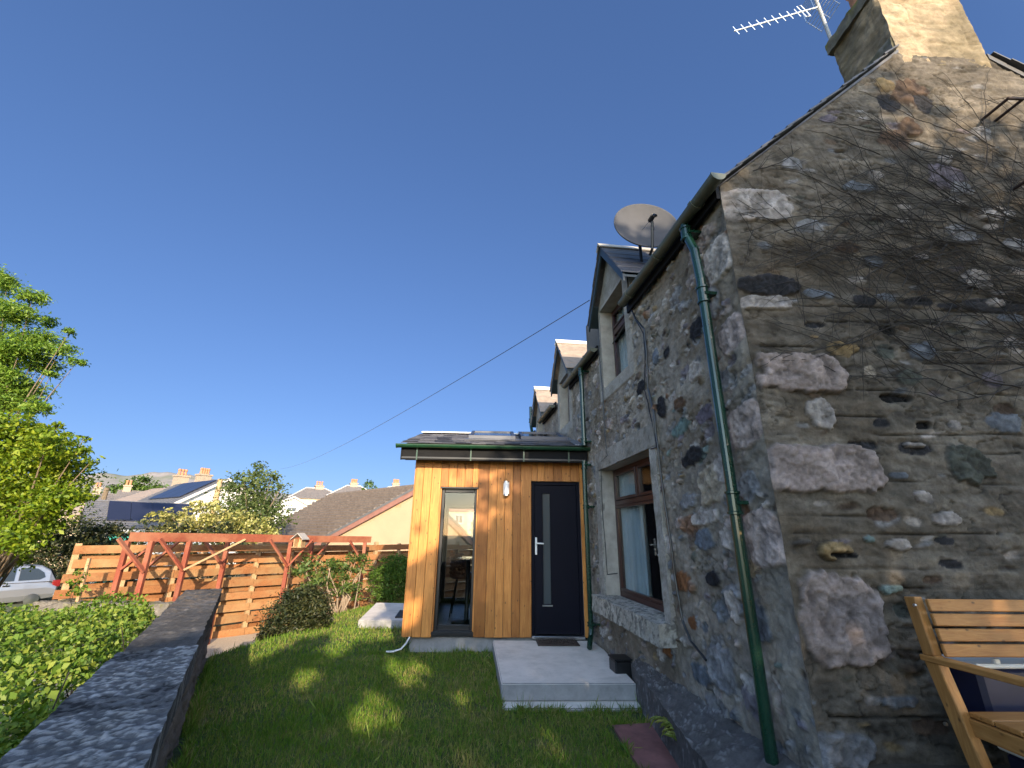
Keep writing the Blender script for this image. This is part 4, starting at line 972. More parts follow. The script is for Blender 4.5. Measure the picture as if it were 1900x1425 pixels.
for k in range(4):
    zt = -.296-k*.067
    mb = MB(MG); off = k*.006
    mb.beam((BU0+.012, bt-.045-off, zt-.028), (BU1+.02, bt-.045-off, zt-.028), .020, .057, up=(0, .12, 1)); mb.build('backrest_slat', M['bench'], bench)
for k in range(4):
    dd = bb-.03-k*.115
    mb = MB(MG); mb.beam((BU0+.03, dd-.05, -.785+.0*k), (BU1, dd-.05, -.785), .108, .022); mb.build('seat_slat', M['bench'], bench)
for zz in (-.33, -.85): mb = MB(MG); mb.cyl((BU0-.031, bt-.01, zz), .008, .01, 10, 0); mb.build('bolt', M['steel'], bench)
# navy boxes stored behind / under the bench
def crate(u0, u1, d0, d1, z0, z1, label):
    o = thing('storage_box', GW((u0+u1)/2, (d0+d1)/2, z0), label, 'box')
    mb = MB(MG); mb.box(u0+.012, u1-.012, d0+.012, d1-.012, z0, z1-.02, bev=.02); mb.build('body', M['navy_box'], o)
    mb = MB(MG); mb.box(u0, u1, d0, d1, z1-.022, z1, bev=.008); mb.box(u0+.10, u0+.13, d0-.004, d0+.02, z1, z1+.025, bev=.004); mb.build('rim', M['white'], o)
crate(2.46, 3.5, GD-.30, GD-.10, -.95, -.60, 'navy plastic box with white rim standing against the gable behind the bench')
crate(2.40, 3.2, GD-.62, GD-.34, -1.14, -.915, 'navy plastic box with white rim on the ground under the bench seat')

# satellite dish seen from below, mounted at the eaves beside the first dormer
dc = P(1195, 430, 1, 4.55); 
dish = thing('satellite_dish', dc+np.array([.2, .2, -.5]), 'grey satellite dish mounted at the eaves beside the nearest dormer', 'satellite dish')
ax = np.array([-.10, -.97, .22]); ax /= np.linalg.norm(ax); xx_ = np.cross(np.array([0, 0, 1.0]), ax); xx_ /= np.linalg.norm(xx_); yy_ = np.cross(ax, xx_)
A = np.stack([xx_, yy_, ax], 1); DRAD = .41
prof = [(r, .20*(r/DRAD)**2*.55) for r in np.linspace(0.001, DRAD, 14)]+[(DRAD+.012, .118), (DRAD+.012, .100)]+[(r, .20*(r/DRAD)**2*.55-.012) for r in np.linspace(DRAD-.01, .001, 10)]
mb = MB(); mb.lathe(prof, dc, 48, A=A); mb.build('reflector', M['dish'], dish, smooth=True)
lnb = dc+A@np.array([0, -.10, .30])
mb = MB(); mb.tube([dc+A@np.array([0, -.46, .02]), dc+A@np.array([0, -.46, .12]), lnb+A@np.array([0, -.06, -.02])], .018, 8); mb.build('feed_arm', M['black'], dish)
mb = MB(); mb.tube([lnb+A@np.array([0, -.03, .06]), lnb+A@np.array([0, .02, -.06])], [.028, .034], 14); mb.tube([lnb+A@np.array([0, -.03, .06]), lnb+A@np.array([0, -.10, .10])], .02, 8); mb.build('feed_horn', M['black'], dish)
mb = MB(); mb.tube([dc+A@np.array([-.07, -.10, .10]), lnb], .004, 5); mb.tube([dc+A@np.array([.09, -.10, .10]), lnb], .004, 5); mb.build('stay', M['steel'], dish)
mb = MB(); mb.tube([dc-A@np.array([0, 0, .02]), dc+np.array([0, .16, -.05]), dc+np.array([.02, .18, -.75])], .022, 10); mb.box(dc[0]-.08, dc[0]+.08, dc[1]+.02, dc[1]+.10, dc[2]-.09, dc[2]+.09); mb.build('bracket', M['black'], dish)
# television aerial on the chimney
AD = GD+.66
def ap(px, py): u_, z_ = G(px, py, AD); return np.array([u_, AD, z_])
aer = thing('tv_aerial', GW(ap(1545, 80)[0], AD, ap(1545, 80)[2]), 'metal television aerial on a mast fixed to the chimney', 'aerial')
mb = MB(MG); m0, m1 = ap(1550, 96), ap(1499, -40); mb.tube([m0, m1], .019, 10); mb.build('mast', M['grey_tube'], aer)
mb = MB(MG); bA, bB = ap(1522, 12), ap(1362, 58); mb.beam(bA, bB, .016, .016, up=(0, 1, 0)); dv = (bB-bA); L_ = np.linalg.norm(dv); dv /= L_; nv = np.cross(dv, np.array([0, 1, 0])); nv /= np.linalg.norm(nv)
mb.build('boom', M['alu'] if 'alu' in M else M.setdefault('alu', simple('aluminium', (.72, .72, .72), .35, metal=.7)), aer)
for k in range(9):
    mb = MB(MG); c = bB-dv*(.03+k*L_*.088); mb.tube([c+nv*.07, c-nv*.07], .0055, 6); mb.build('element', M['alu'], aer)
mb = MB(MG); c = bB-dv*L_*.80
mb.tube([c+nv*.10-dv*.03, c+nv*.10+dv*.03, c-nv*.10+dv*.03, c-nv*.10-dv*.03, c+nv*.10-dv*.03], .007, 6); mb.build('dipole', M['alu'], aer)
mb = MB(MG); c = bB-dv*L_*.93
for s in (-1, 1):
    for t in np.linspace(0, .22, 7): q0 = c-dv*t*.35+nv*s*t; mb.tube([q0+np.array([0, -.16, 0]), q0+np.array([0, .16, 0])], .003, 5)
    for yv in (-.15, 0, .15): mb.tube([c+np.array([0, yv, 0]), c-dv*.077+nv*s*.22+np.array([0, yv, 0])], .003, 5)
mb.build('reflector', M['steel'], aer)
mb = MB(MG); k0 = ap(1545, 82)
mb.box(k0[0]-.05, k0[0]+.15, AD-.05, AD+.03, k0[2]-.03, k0[2]+.0); mb.box(k0[0]-.05, k0[0]+.17, AD-.05, AD+.03, k0[2]-.16, k0[2]-.13); mb.box(k0[0]+.13, k0[0]+.16, AD-.12, AD+.05, k0[2]-.20, k0[2]+.04); mb.cyl((k0[0]-.02, AD-.02, k0[2]-.12), .06, .05, 14)
mb.build('bracket', M['steel'], aer)
# overhead telephone wire
pa = P(1094, 557, 0, XW-.1); pb = B(520, 870, 42)
t = np.linspace(0, 1, 60)[:, None]; wire = pa*(1-t)+pb*t; wire[:, 2] -= (.55*4*t*(1-t))[:, 0]
mb = MB(); mb.tube(wire, .0065, 5); tag(mb.build('overhead_wire', M['black']), 'thin black telephone wire running from the first dormer into the sky', 'wire')

# bare creeper stems on the gable
rs = np.random.RandomState(8); mb = MB(MG)
def creep(u0, z0, ang, L, r, depth):
    n = max(5, int(L/.06)); pts = []; u_, z_, a = u0, z0, ang
    for i in range(n):
        zmax = rake_z(np.array(u_))-.05
        if u_ < UC+.03 or z_ > zmax or u_ > 6.3 or z_ < .85: break
        pts.append((u_, GD-.022-rs.uniform(0, .012), z_)); a += rs.normal(0, .12); a = a*.92+ang*.08
        u_ += .06*math.cos(a); z_ += .06*math.sin(a)
        if depth < 3 and rs.rand() < (.17 if depth < 2 else .07): creep(u_, z_, a+rs.choice([-1, 1])*rs.uniform(.35, 1.0), L*rs.uniform(.25, .55), r*.6, depth+1)
    if len(pts) > 3: mb.tube(pts, np.linspace(r, r*.35, len(pts)), 4, caps=False)
for k in range(75):
    creep(rs.uniform(3.0, 6.0), rs.uniform(1.0, 2.6), rs.uniform(2.55, 3.15), rs.uniform(.9, 2.2), rs.uniform(.0038, .0075), 0)
for k in range(26):
    creep(rs.uniform(2.0, 4.4), rs.uniform(1.3, 3.0), rs.uniform(.2, 1.3), rs.uniform(.6, 1.6), rs.uniform(.003, .006), 1)
for k in range(12):
    creep(rs.uniform(2.8, 5.5), rs.uniform(2.2, 3.4), rs.uniform(2.2, 3.0), rs.uniform(.8, 1.4), .005, 0)
tag(mb.build('bare_creeper', M['twig']), 'leafless dark creeper stems spread across the upper stone gable', 'climbing plant')

# ------------------------------------------------------------------ garden wall on the left
wa = math.atan2(3.116-1.042, 7.0-2.053)
MW = frame((-1.042, 2.053, 0), wa)
gw = thing('garden_wall', (-2.2, 4.5, -1.6), 'long low garden wall with dark lichen covered coping on the left of the lawn', 'wall')
def cope_near(x, y, z, sd, A, Bv):
    t = fbm(x*3+1, y*3, 201, 4); t2 = fbm(x*14, y*14, 202, 4); t3 = fbm(x*45, y*45, 203, 3)
    dk = sstep(.50, .58, t*.5+t2*.35+t3*.15)[..., None]
    c = np.array((.115, .117, .125))*(1-dk)+np.array((.018, .018, .021))*dk
    lic = sstep(.52, .56, t2*.4+t3*.6)[..., None]*(1-dk*.7)
    c = c*(1-lic*.6)+np.array((.36, .36, .36))*lic*.55
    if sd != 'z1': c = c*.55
    return c*(.35+1.3*t3[..., None]), (t2-.5)*.012+(t3-.5)*.012-.008*dk[..., 0]
def cope_far(x, y, z, sd, A, Bv):
    t = fbm(x*2.2+4, y*2.2, 211, 4); t2 = fbm(x*16, y*16, 212, 4); t3 = fbm(x*45, y*45, 213, 3)
    k = t[..., None]
    c = np.array((.085, .080, .078))*(.45+.9*k)
    br = sstep(.45, .6, t2)[..., None]*sstep(2.2, 5.0, y)[..., None]
    c = c*(1-br*.5)+np.array((.17, .12, .075))*br*.5
    return c*(.6+.8*t3[..., None]), (t2-.5)*.022+(t3-.5)*.012
def wall_face(x, y, z, sd, A, Bv):
    t = fbm(A*2.5, Bv*5, 221, 4); t2 = fbm(A*12, Bv*12, 222, 4)
    row = np.floor(Bv/.17+.3*t); e = np.abs(Bv/.17+.3*t-np.round(Bv/.17+.3*t))
    jn = np.exp(-(e/.08)**2)
    c = np.array((.13, .11, .10))*(.4+.7*t+.5*t2)[..., None]*(1-.5*jn[..., None])
    return c, (t2-.5)*.05+(t-.5)*.04-.025*jn
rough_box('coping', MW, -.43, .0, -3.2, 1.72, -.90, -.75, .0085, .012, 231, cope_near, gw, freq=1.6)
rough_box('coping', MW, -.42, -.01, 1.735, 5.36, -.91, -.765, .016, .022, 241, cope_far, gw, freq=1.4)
rough_box('wall', MW, -.37, -.045, -3.2, 5.30, -2.6, -.88, .02, .05, 251, wall_face, gw, sides=('x0', 'x1', 'y1'))
# low retaining wall before the left end of the fence
pa, pb = B(118, 1100, 8.6), B(335, 1132, 8.5)
an = math.atan2(pb[1]-pa[1], pb[0]-pa[0]); ML = frame((pa[0], pa[1], 0), an)
L_ = math.hypot(*(pb-pa)[:2])
rough_box('retaining_wall', ML, -.5, L_-.25, 0, .35, -2.7, float(pa[2])-.16, .025, .06, 261, mossy(261, (.17, .15, .125), (.14, .13, .06), .5), None, sides=('x0', 'x1', 'y0', 'z1'))
tag(bpy.data.objects['retaining_wall'], 'low rough stone retaining wall at the foot of the fence left end', 'wall')

# ------------------------------------------------------------------ hit-and-miss fence
def fence_D(px): return 1.0/(.108-7.0e-5*(px-165))
FA, FB = B(146, 1013, fence_D(146)), B(910, 1011, fence_D(910))
FA[2] = -.32; FB[2] = -.42
fl = math.hypot(*(FB-FA)[:2]); fa = math.atan2(FB[1]-FA[1], FB[0]-FA[0])
MFn = frame((FA[0], FA[1], 0), fa)
fence = thing('board_fence', (*( (FA+FB)/2)[:2], -2.4), 'long slatted fence of weathered brown horizontal boards behind the pergola', 'fence')
rr = random.Random(21)
bays = np.linspace(0, fl, 8)
gz_ = lambda x: float(ground_z(FA[0]+(FB-FA)[0]*x/fl, FA[1]+(FB-FA)[1]*x/fl))
for i in range(7):
    mb = MB(MFn); a, b_ = bays[i], bays[i+1]
    for k in range(8):
        zt = FA[2]+(FB[2]-FA[2])*a/fl-k*.262+rr.uniform(-.01, .01); ze = zt+rr.uniform(-.02, .02)
        if i == 0: a2 = a+rr.uniform(-.25, .05)+k*.0
        else: a2 = a+.004
        mb.beam((a2, -.035, zt-.08), (b_-.004, -.035, ze-.08), .02, .155, bev=.003)
    mb.build('board_panel', M['fence'], fence)
    mb = MB(MFn)
    for k in range(8): zt = FA[2]+(FB[2]-FA[2])*a/fl-k*.262-.245+rr.uniform(-.012, .012); mb.beam((a+.004+(.1 if i == 0 else 0), .10, zt), (b_-.004, .10, zt+rr.uniform(-.015, .015)), .02, .105, bev=.003)
    mb.build('board_panel', M['fence'], fence)
for i in range(8):
    mb = MB(MFn); mb.box(bays[i]-.05, bays[i]+.05, -.024, .088, -2.7, FA[2]+.03, bev=.006); mb.build('post', M['palewood'], fence)
for i in range(7):
    mb = MB(MFn); c = (bays[i]+bays[i+1])/2; mb.box(c-.035, c+.035, -.024, .088, -2.7, FA[2]-.02, bev=.006); mb.build('post', M['palewood'], fence)
# leaning pale stake at the left end
mb = MB(); p = B(166, 1036, 8.75); q = B(146, 1108, 8.75); mb.beam(p, (p[0]+.05, p[1], -2.4), .05, .05, up=(0, 1, 0)); tag(mb.build('leaning_stake', M['palewood']), 'pale weathered stake leaning at the left end of the fence', 'stake')

# ------------------------------------------------------------------ red-brown pergola in front of the fence
def row(px, off): return fence_D(px)-off
perg = thing('pergola', B(450, 1100, row(450, .9)), 'red stained timber pergola with diagonal braces before the slatted fence', 'pergola')
b0, b1 = B(240, 996, row(240, 1.0)), B(688, 1001, row(688, 1.0))
mb = MB(); mid = b0*.47+b1*.53
mb.beam(b0, mid, .05, .17); mb.build('beam', M['redwood'], perg)
mb = MB(); mb.beam(mid+np.array([.0, .0, -.004]), b1, .05, .16); mb.build('beam', M['redwood'], perg)
off = np.array([-.35, .40, 0])
mb = MB(); mb.beam(b0+off+(b1-b0)*.03, b1+off*.8, .05, .15); mb.build('beam', M['redwood'], perg)
M['redwood_v'] = m_wood('red_stained_post', (.29, .075, .042), (.18, .045, .025), 2, .8, .75, False, .25, weather=(.30, .15, .09))
def onbeam(px, rear):
    t = np.linspace(0, 1, 400)[:, None]; L0 = b0*(1-t)+b1*t+(off if rear else 0)
    pr = L0@cR/(L0@cF)*FPX+W0/2
    return L0[np.argmin(abs(pr-px))]
PXS = [(240, 1), (283, 0), (353, 0), (425, 1), (541, 0), (580, 1), (678, 0)]
for px, rear in PXS:
    p = onbeam(px, rear); mb = MB()
    mb.beam((p[0], p[1]+.0, p[2]-.075), (p[0], p[1], -2.6), .085, .085, up=(0, 1, 0)); mb.build('post', M['redwood_v'], perg)
bd = (b1-b0)/np.linalg.norm(b1-b0)
def brace(px, s, rear, ln=.52, mt='redwood_v', drop=.62):
    p = onbeam(px, rear)+np.array([.03, -.045, 0]); a = p+np.array([0, 0, -drop]); b_ = p+bd*s*ln+np.array([0, 0, -.03]); mb = MB(); mb.beam(a, b_, .04, .085, up=(0, 1, .2)); mb.build('brace', M[mt], perg)
for px, s, r in ((283, -1, 0), (283, 1, 1), (240, 1, 1), (353, -1, 0), (425, -1, 1), (541, -1, 0), (580, 1, 1), (678, -1, 0), (541, 1, 0)): brace(px, s, r)
brace(353, 1, 0, 1.05, 'palewood', .62)
# bird box on the pergola
bp = onbeam(556, 0)+np.array([.05, -.12, .02])
bh = thing('bird_box', bp+np.array([0, 0, -.3]), 'small timber bird box with grey pitched roof fixed on the pergola beam', 'bird box')
MBx = frame(bp, -.25)
mb = MB(MBx); mb.box(-.13, .13, -.12, .10, -.22, -.20, bev=.004); mb.box(-.10, -.08, -.09, .09, -.20, -.02); mb.box(.08, .10, -.09, .09, -.20, -.02); mb.box(-.08, .08, .07, .09, -.20, -.02); mb.prism([(-.10, -.02), (.10, -.02), (0, .09)], 1, .06, .085); mb.build('body', M['palewood'], bh)
mb = MB(MBx); mb.beam((-.17, -.0, -.04), (.01, 0, .115), .30, .016, up=(-.6, 0, .7)); mb.beam((.16, -.0, -.04), (-.005, 0, .112), .30, .016, up=(.6, 0, .7)); mb.build('roof', simple('grey_weathered_roof', (.33, .30, .27), .85, var=.3, bstr=.3), bh)

# ------------------------------------------------------------------ the neighbour's bungalow
DB = 22.0
apx = B(776, 903, DB); le = B(575, 1012, DB); re = B(890, 1016, DB)
rv = P(611, 920, 2, apx[2])-apx; rl = np.linalg.norm(rv[:2]); rv[2] = 0; rvn = rv/rl
bung = thing('bungalow', (apx[0], apx[1], -2.8), 'peach roughcast bungalow with brown tiled roof behind the fence', 'house')
gb = np.array([*(re-le)[:2], 0]); gb /= np.linalg.norm(gb)
MBu = np.eye(4); MBu[:3, 0] = gb; MBu[:3, 1] = rvn; MBu[:3, 3] = (apx[0], apx[1], 0)
Li = np.linalg.inv(MBu[:3, :3]); le_l = Li@(le-np.array([apx[0], apx[1], 0])); re_l = Li@(re-np.array([apx[0], apx[1], 0]))
xl, zl, xr, zr, za = le_l[0], le_l[2], re_l[0], re_l[2], apx[2]
m, nt, b = mat('peach_roughcast'); v = coord(nt); n_ = noise(nt, v, 60, 4, .7)
nt.links.new(mixc(nt, .5, ramp(nt, n_, [(.3, (.29, .19, .115)), (.7, (.40, .28, .18))]), ramp(nt, noise(nt, v, .8, 4), [(.3, (.32, .22, .14)), (.7, (.40, .28, .18))])), b.inputs['Base Color']); b.inputs['Roughness'].default_value = .95; bump(nt, b, n_, .6, .02)
peach = m
M['tile'] = simple('brown_roof_tiles', (.150, .115, .09), .8, var=.4, vsc=5, bstr=.5, bsc=14)
mb = MB(MBu); mb.prism([(xl+.5, -3.2), (xl+.5, zl+.05), (0, za-.12), (xr-.4, zr+.1), (xr-.4, -3.2)], 1, .25, rl-.3); mb.build('wall', peach, bung)
mb = MB(MBu); rr = random.Random(4)
for (xe, ze) in ((xl, zl), (xr, zr)):
    n_ = 19
    for k in range(n_):
        a, b_ = k/n_, min(1, (k+1)/n_+.012)
        q = lambda t, l: (xe*(1-t), ze+(za-ze)*t+l)
        mb.prism([q(a, .15+rr.uniform(-.004, .004)), q(b_, .03), q(b_, .0), q(a, .0)], 1, rr.uniform(-.02, .02), rl+.02)
rf = mb.build('roof', M['tile'], bung)
mb = MB(MBu)
for k in range(int(rl/.42)): mb.tube([(0, k*.42, za+.03), (0, k*.42+.41, za+.03)], .11, 10)
mb.build('ridge_tile', M['tile'], rf)
for i, (xe, ze) in enumerate(((xl, zl), (xr, zr))):
    mb = MB(MBu); mb.prism([(xe, ze-.04), (0, za-.02), (0, za-.28), (xe, ze-.26)], 1, -.03, .0); mb.build('bargeboard', simple('brown_bargeboard', (.17, .07, .05), .6) if i == 0 else bpy.data.materials['brown_bargeboard'], bung)
    mb = MB(MBu); mb.prism([(xe, ze+.09), (0, za+.10), (0, za-.015), (xe, ze-.035)], 1, -.06, -.022); mb.build('verge', simple('dark_verge', (.06, .06, .065), .6) if i == 0 else bpy.data.materials['dark_verge'], bung)
mb = MB(MBu); c = Li@(B(745, 938, DB)-np.array([apx[0], apx[1], 0])); mb.box(c[0]-.12, c[0]+.12, .235, .249, c[2]-.08, c[2]+.08); mb.build('vent', simple('terracotta_vent', (.42, .2, .11), .8), bung)

# ------------------------------------------------------------------ generic far house: frame at base centre of its camera side
HC = {'cream': (.46, .37, .25), 'white': (.55, .53, .50), 'orange': (.42, .25, .15), 'stonew': (.26, .21, .16), 'slate': (.13, .115, .11), 'slated': (.09, .09, .10), 'brownroof': (.24, .19, .16), 'red': (.40, .035, .03), 'pot': (.38, .16, .08), 'turq': (.03, .28, .24), 'winglass': (.05, .06, .075), 'redroof': (.33, .13, .09)}
for k, c in HC.items(): M['h_'+k] = simple('house_'+k, c, .8 if k != 'winglass' else .2, var=.18, vsc=3, bstr=.15, bsc=15)
def far_house(name, label, px, D, rot, w, dp, zb, ze, zr_, axis, wall, roof, verge=None, chim=(), win=(), doors=(), hip=0, ov=.25):
    """axis 'x': ridge across the view; 'y': gable towards the camera"""
    c = B(px, 950, D); az = math.atan2(c[0], c[1]); Mh = frame((c[0], c[1], 0), -az+rot)
    o = thing(name, (c[0], c[1], zb), label, 'house')
    mb = MB(Mh)
    if axis == 'y':
        mb.prism([(-w/2, zb), (-w/2, ze), (0, zr_-.05), (w/2, ze), (w/2, zb)], 1, 0, dp)
    else:
        mb.prism([(0, zb), (0, ze), (dp/2, zr_-.05 if not hip else ze), (dp, ze), (dp, zb)], 0, -w/2, w/2)
    mb.build('wall', M['h_'+wall], o)
    mb = MB(Mh); nrow = 12; h2 = (w/2 if axis == 'y' else dp/2)
    for s in (-1, 1):
        for k in range(nrow):
            a, b_ = k/nrow, min(1, (k+1)/nrow+.02); e = h2+ov; drop = (zr_-ze)/h2*ov
            f = lambda t, l: ((s*e*(1-t)) if axis == 'y' else (h2+s*e*(1-t)), ze-drop+(zr_-ze+drop)*t+l)
            if axis == 'y': mb.prism([f(a, .10), f(b_, .06), f(b_, .0), f(a, .0)], 1, -ov, dp+ov)
            else:
                ha, hb = hip*a, hip*b_
                p = [f(a, .10), f(b_, .06), f(b_, .0), f(a, .0)]
                V = [(-w/2-ov+h_, q[0], q[1]) for q, h_ in zip(p, (ha, hb, hb, ha))]+[(w/2+ov-h_, q[0], q[1]) for q, h_ in zip(p, (ha, hb, hb, ha))]
                mb.add(V, [[0, 1, 2, 3], [7, 6, 5, 4]]+[[i, 4+i, 4+(i+1) % 4, (i+1) % 4] for i in range(4)])
    if hip:
        for s in (-1, 1): x_ = s*(w/2+ov); mb.add([(x_, -ov, ze-.1), (x_, dp+ov, ze-.1), (s*(w/2+ov-hip), dp/2, zr_+.04)], [(0, 1, 2)] if s > 0 else [(0, 2, 1)])
    rf = mb.build('roof', M['h_'+roof], o)
    if verge:
        mb = MB(Mh)
        if axis == 'y':
            for s in (-1, 1): e = w/2+ov; mb.prism([(s*e, ze-.28), (0, zr_-.10), (0, zr_+.08), (s*e, ze-.05)], 1, -ov-.06, -ov-.005)
        else:
            mb.tube([(-w/2-ov+hip, dp/2, zr_+.08), (w/2+ov-hip, dp/2, zr_+.08)], .09, 6)
            if hip:
                for s in (-1, 1): mb.tube([(s*(w/2+ov-hip), dp/2, zr_+.08), (s*(w/2+ov), -ov, ze-.03)], .09, 6)
        mb.build('verge', M['h_'+verge], rf)
    for (x, y, wx, wy, z0, z1, pots) in chim:
        mb = MB(Mh); mb.box(x-wx/2, x+wx/2, y-wy/2, y+wy/2, z0, z1); mb.box(x-wx/2-.1, x+wx/2+.1, y-wy/2-.1, y+wy/2+.1, z1, z1+.18); ch = mb.build('chimney', M['h_stonew'] if wall != 'white2' else M['h_cream'], rf)
        for k in range(pots):
            mb = MB(Mh); mb.lathe([(.16, 0), (.13, .5), (.17, .55), (.15, .75), (.1, .75)], (x-wx/2+.25+(wx-.5)*(k/(max(1, pots-1))), y, z1+.17), 10); mb.build('chimney_pot', M['h_pot'], ch)
    for (x0, x1, z0, z1) in win:
        mb = MB(Mh); 
        for q in ((x0, x0+.08, z0, z1), (x1-.08, x1, z0, z1), (x0, x1, z0, z0+.1), (x0, x1, z1-.08, z1), ((x0+x1)/2-.03, (x0+x1)/2+.03, z0, z1)): mb.box(q[0], q[1], -.06, .02, q[2], q[3])
        wd = mb.build('window', M['h_white'], o); mb = MB(Mh); mb.box(x0, x1, -.03, -.012, z0, z1); mb.build('pane', M['h_winglass'], wd)
    for (x0, x1, z0, z1, mt) in doors: mb = MB(Mh); mb.box(x0, x1, -.05, .0, z0, z1); mb.build('door', M['h_'+mt], o)
    return o, Mh
def zat(px, py, D): return float(B(px, py, D)[2])
# garage with solar panels
D_ = 25.0
ga, MGa = far_house('solar_garage', 'low dark roofed garage with a row of solar panels left of the pale shrub', 268, D_, .10, 4.3, 5.0, -3.2, zat(262, 976, D_), zat(262, 937, 27.6), 'x', 'white', 'slated', 'slated', doors=((-1.2, .0, -3, zat(262, 987, D_), 'turq'),))
ze_, zr__ = zat(262, 976, D_), zat(262, 937, 27.6)
for k in range(4):
    mb = MB(MGa); x0 = -1.45+k*.98; f = lambda t, l: (-.25+2.75*t, ze_-.17+(zr__-ze_+.17)*t+l)
    mb.prism([f(.18, .17), f(.93, .17), f(.93, .21), f(.18, .21)], 0, x0, x0+.965); pn = mb.build('solar_panel', M['pv'] if 'pv' in M else M.setdefault('pv', simple('solar_glass', (.018, .022, .042), .3, var=.15, spec=.25)), ga)
mb = MB(MGa); mb.box(-2.4, 2.4, -.32, -.26, ze_-.42, ze_-.20); mb.build('fascia', M['h_white'], ga)
# white house with solar roof
D_ = 36.0
wh, MWh = far_house('white_house', 'white gabled house with solar panels on its roof above the pale shrub', 408, D_, .42, 6.4, 9.0, -4, zat(345, 938, D_), zat(405, 889, D_), 'y', 'white', 'slated', 'white', win=((-.5, .5, .2, 1.0),), ov=.3)
z0_, z1_ = zat(345, 938, D_), zat(405, 889, D_)
for k in range(3):
    mb = MB(MWh); f = lambda t, l: (-3.5*(1-t), z0_-.2+(z1_-z0_+.2)*t+l); mb.prism([f(.25, .16), f(.9, .16), f(.9, .22), f(.25, .22)], 1, 1.0+k*2.0, 2.95+k*2.0); mb.build('solar_panel', M['pv'], wh)
# orange harled house with red barge and tall chimneys
D_ = 52.0
far_house('orange_house', 'orange harled house with red gable trim and clustered stone chimneys', 362, D_, .5, 9.5, 10, -4, zat(320, 938, D_), zat(358, 902, D_), 'y', 'orange', 'brownroof', 'red', chim=((-.8, 3.0, 1.2, 1.0, 2, zat(330, 884, D_), 3), (.9, 1.6, 1.3, 1.0, 2, zat(352, 880, D_), 4)), ov=.3)
D_ = 48.0
far_house('red_porch', 'small bright red porch with pitched roof among the pale houses', 290, D_, .1, 1.6, 1.6, -3, zat(290, 932, D_), zat(290, 925, D_), 'y', 'red', 'red', None, ov=.1)
D_ = 62.0
far_house('cream_house', 'cream gable ended house with pale verge beyond the solar garage', 258, D_, .25, 6.0, 10, -4, zat(240, 934, D_), zat(258, 914, D_), 'y', 'cream', 'slate', 'cream', win=((-.5, .5, 1.2, 2.2),))
D_ = 68.0
far_house('slate_house', 'grey slate roofed house with end chimney, left of the cream gable', 216, D_, .05, 6.5, 8, -4, zat(216, 932, D_), zat(216, 916, D_), 'x', 'stonew', 'slate', 'slate', chim=((-2.8, 4, .9, .9, 2, zat(205, 906, D_), 2),))
far_house('long_slate_house', 'long brown slate roofed house right of the cream gable', 298, 66.0, .03, 10.5, 8, -4, zat(298, 934, 66), zat(298, 912, 66), 'x', 'orange', 'slate', 'slate', chim=((-4.5, 4, .9, .9, 2, zat(268, 903, 66), 2),))
D_ = 34.0
far_house('low_cottage', 'long low cream cottage with grey brown roof left of the garage', 150, D_, .0, 9.0, 6, -4, zat(160, 954, D_), zat(160, 935, D_), 'x', 'cream', 'brownroof', 'brownroof')
D_ = 74.0
far_house('villa', 'hipped slate villa with cream front and dormers, leftmost of three far villas', 590, D_, .2, 9, 9, -3, zat(590, 925, D_), zat(590, 903, D_), 'x', 'cream', 'slate', 'white', chim=((.5, 4.5, 1.3, 1.0, 3, zat(597, 899, D_), 3),), win=((-3.2, -2.2, zat(560, 940, D_), zat(560, 929, D_)), (-1.2, -.2, zat(560, 940, D_), zat(560, 929, D_)), (1, 2, zat(560, 940, D_), zat(560, 929, D_))), hip=3.2)
far_house('villa', 'hipped slate villa with red chimney pots, middle of three far villas', 655, 78.0, .1, 9, 9, -3, zat(655, 922, 78), zat(655, 898, 78), 'x', 'cream', 'slate', 'white', chim=((0, 4.5, 1.3, 1.0, 3, zat(655, 894, 78), 4),), hip=3.6)
far_house('villa', 'slate roofed villa with red chimney pots rising behind the bungalow ridge', 732, 80.0, .05, 9, 9, -3, zat(732, 920, 80), zat(732, 900, 80), 'x', 'cream', 'slate', 'white', chim=((0, 4.5, 1.3, 1.0, 3, zat(732, 894, 80), 4),), hip=3.6)
for o_ in bpy.data.objects:
    if o_.name.startswith('villa'): o_['group'] = 'distant slate villas'
far_house('cream_block', 'pale cream two storey house with red roof glimpsed through the porch windows', 862, 44.0, .05, 12, 8, -4, zat(860, 948, 44), zat(860, 936, 44), 'x', 'cream', 'redroof', None, win=((-.9, -.1, zat(850, 972, 44), zat(850, 955, 44)), (.9, 1.7, zat(850, 972, 44), zat(850, 955, 44)), (2.6, 3.4, zat(850, 972, 44), zat(850, 955, 44))))
far_house('grey_cottage', 'small grey slate cottage with dark window between the green tree and villas', 540, 56.0, .3, 4.5, 6, -4, zat(540, 938, 56), zat(540, 922, 56), 'y', 'white', 'slate', 'white', win=((-.6, .6, zat(540, 950, 56), zat(540, 941, 56)),))
# poles
def pole(px0, py0, px1, py1, D, r, label, mt):
    a, b_ = B(px1, py1, D), B(px0, py0, D); a[2] = -4; mb = MB(); mb.tube([a, (a+b_)/2, b_], [r*1.2, r*1.1, r], 10); tag(mb.build('wooden_pole', mt), label, 'pole', 'wooden poles')
pole(199, 905, 186, 950, 28, .13, 'dark wooden pole leaning left of the solar garage', M['bark'])
pole(409, 889, 397, 948, 24, .12, 'pale wooden pole in front of the white gabled house', M['palewood'])

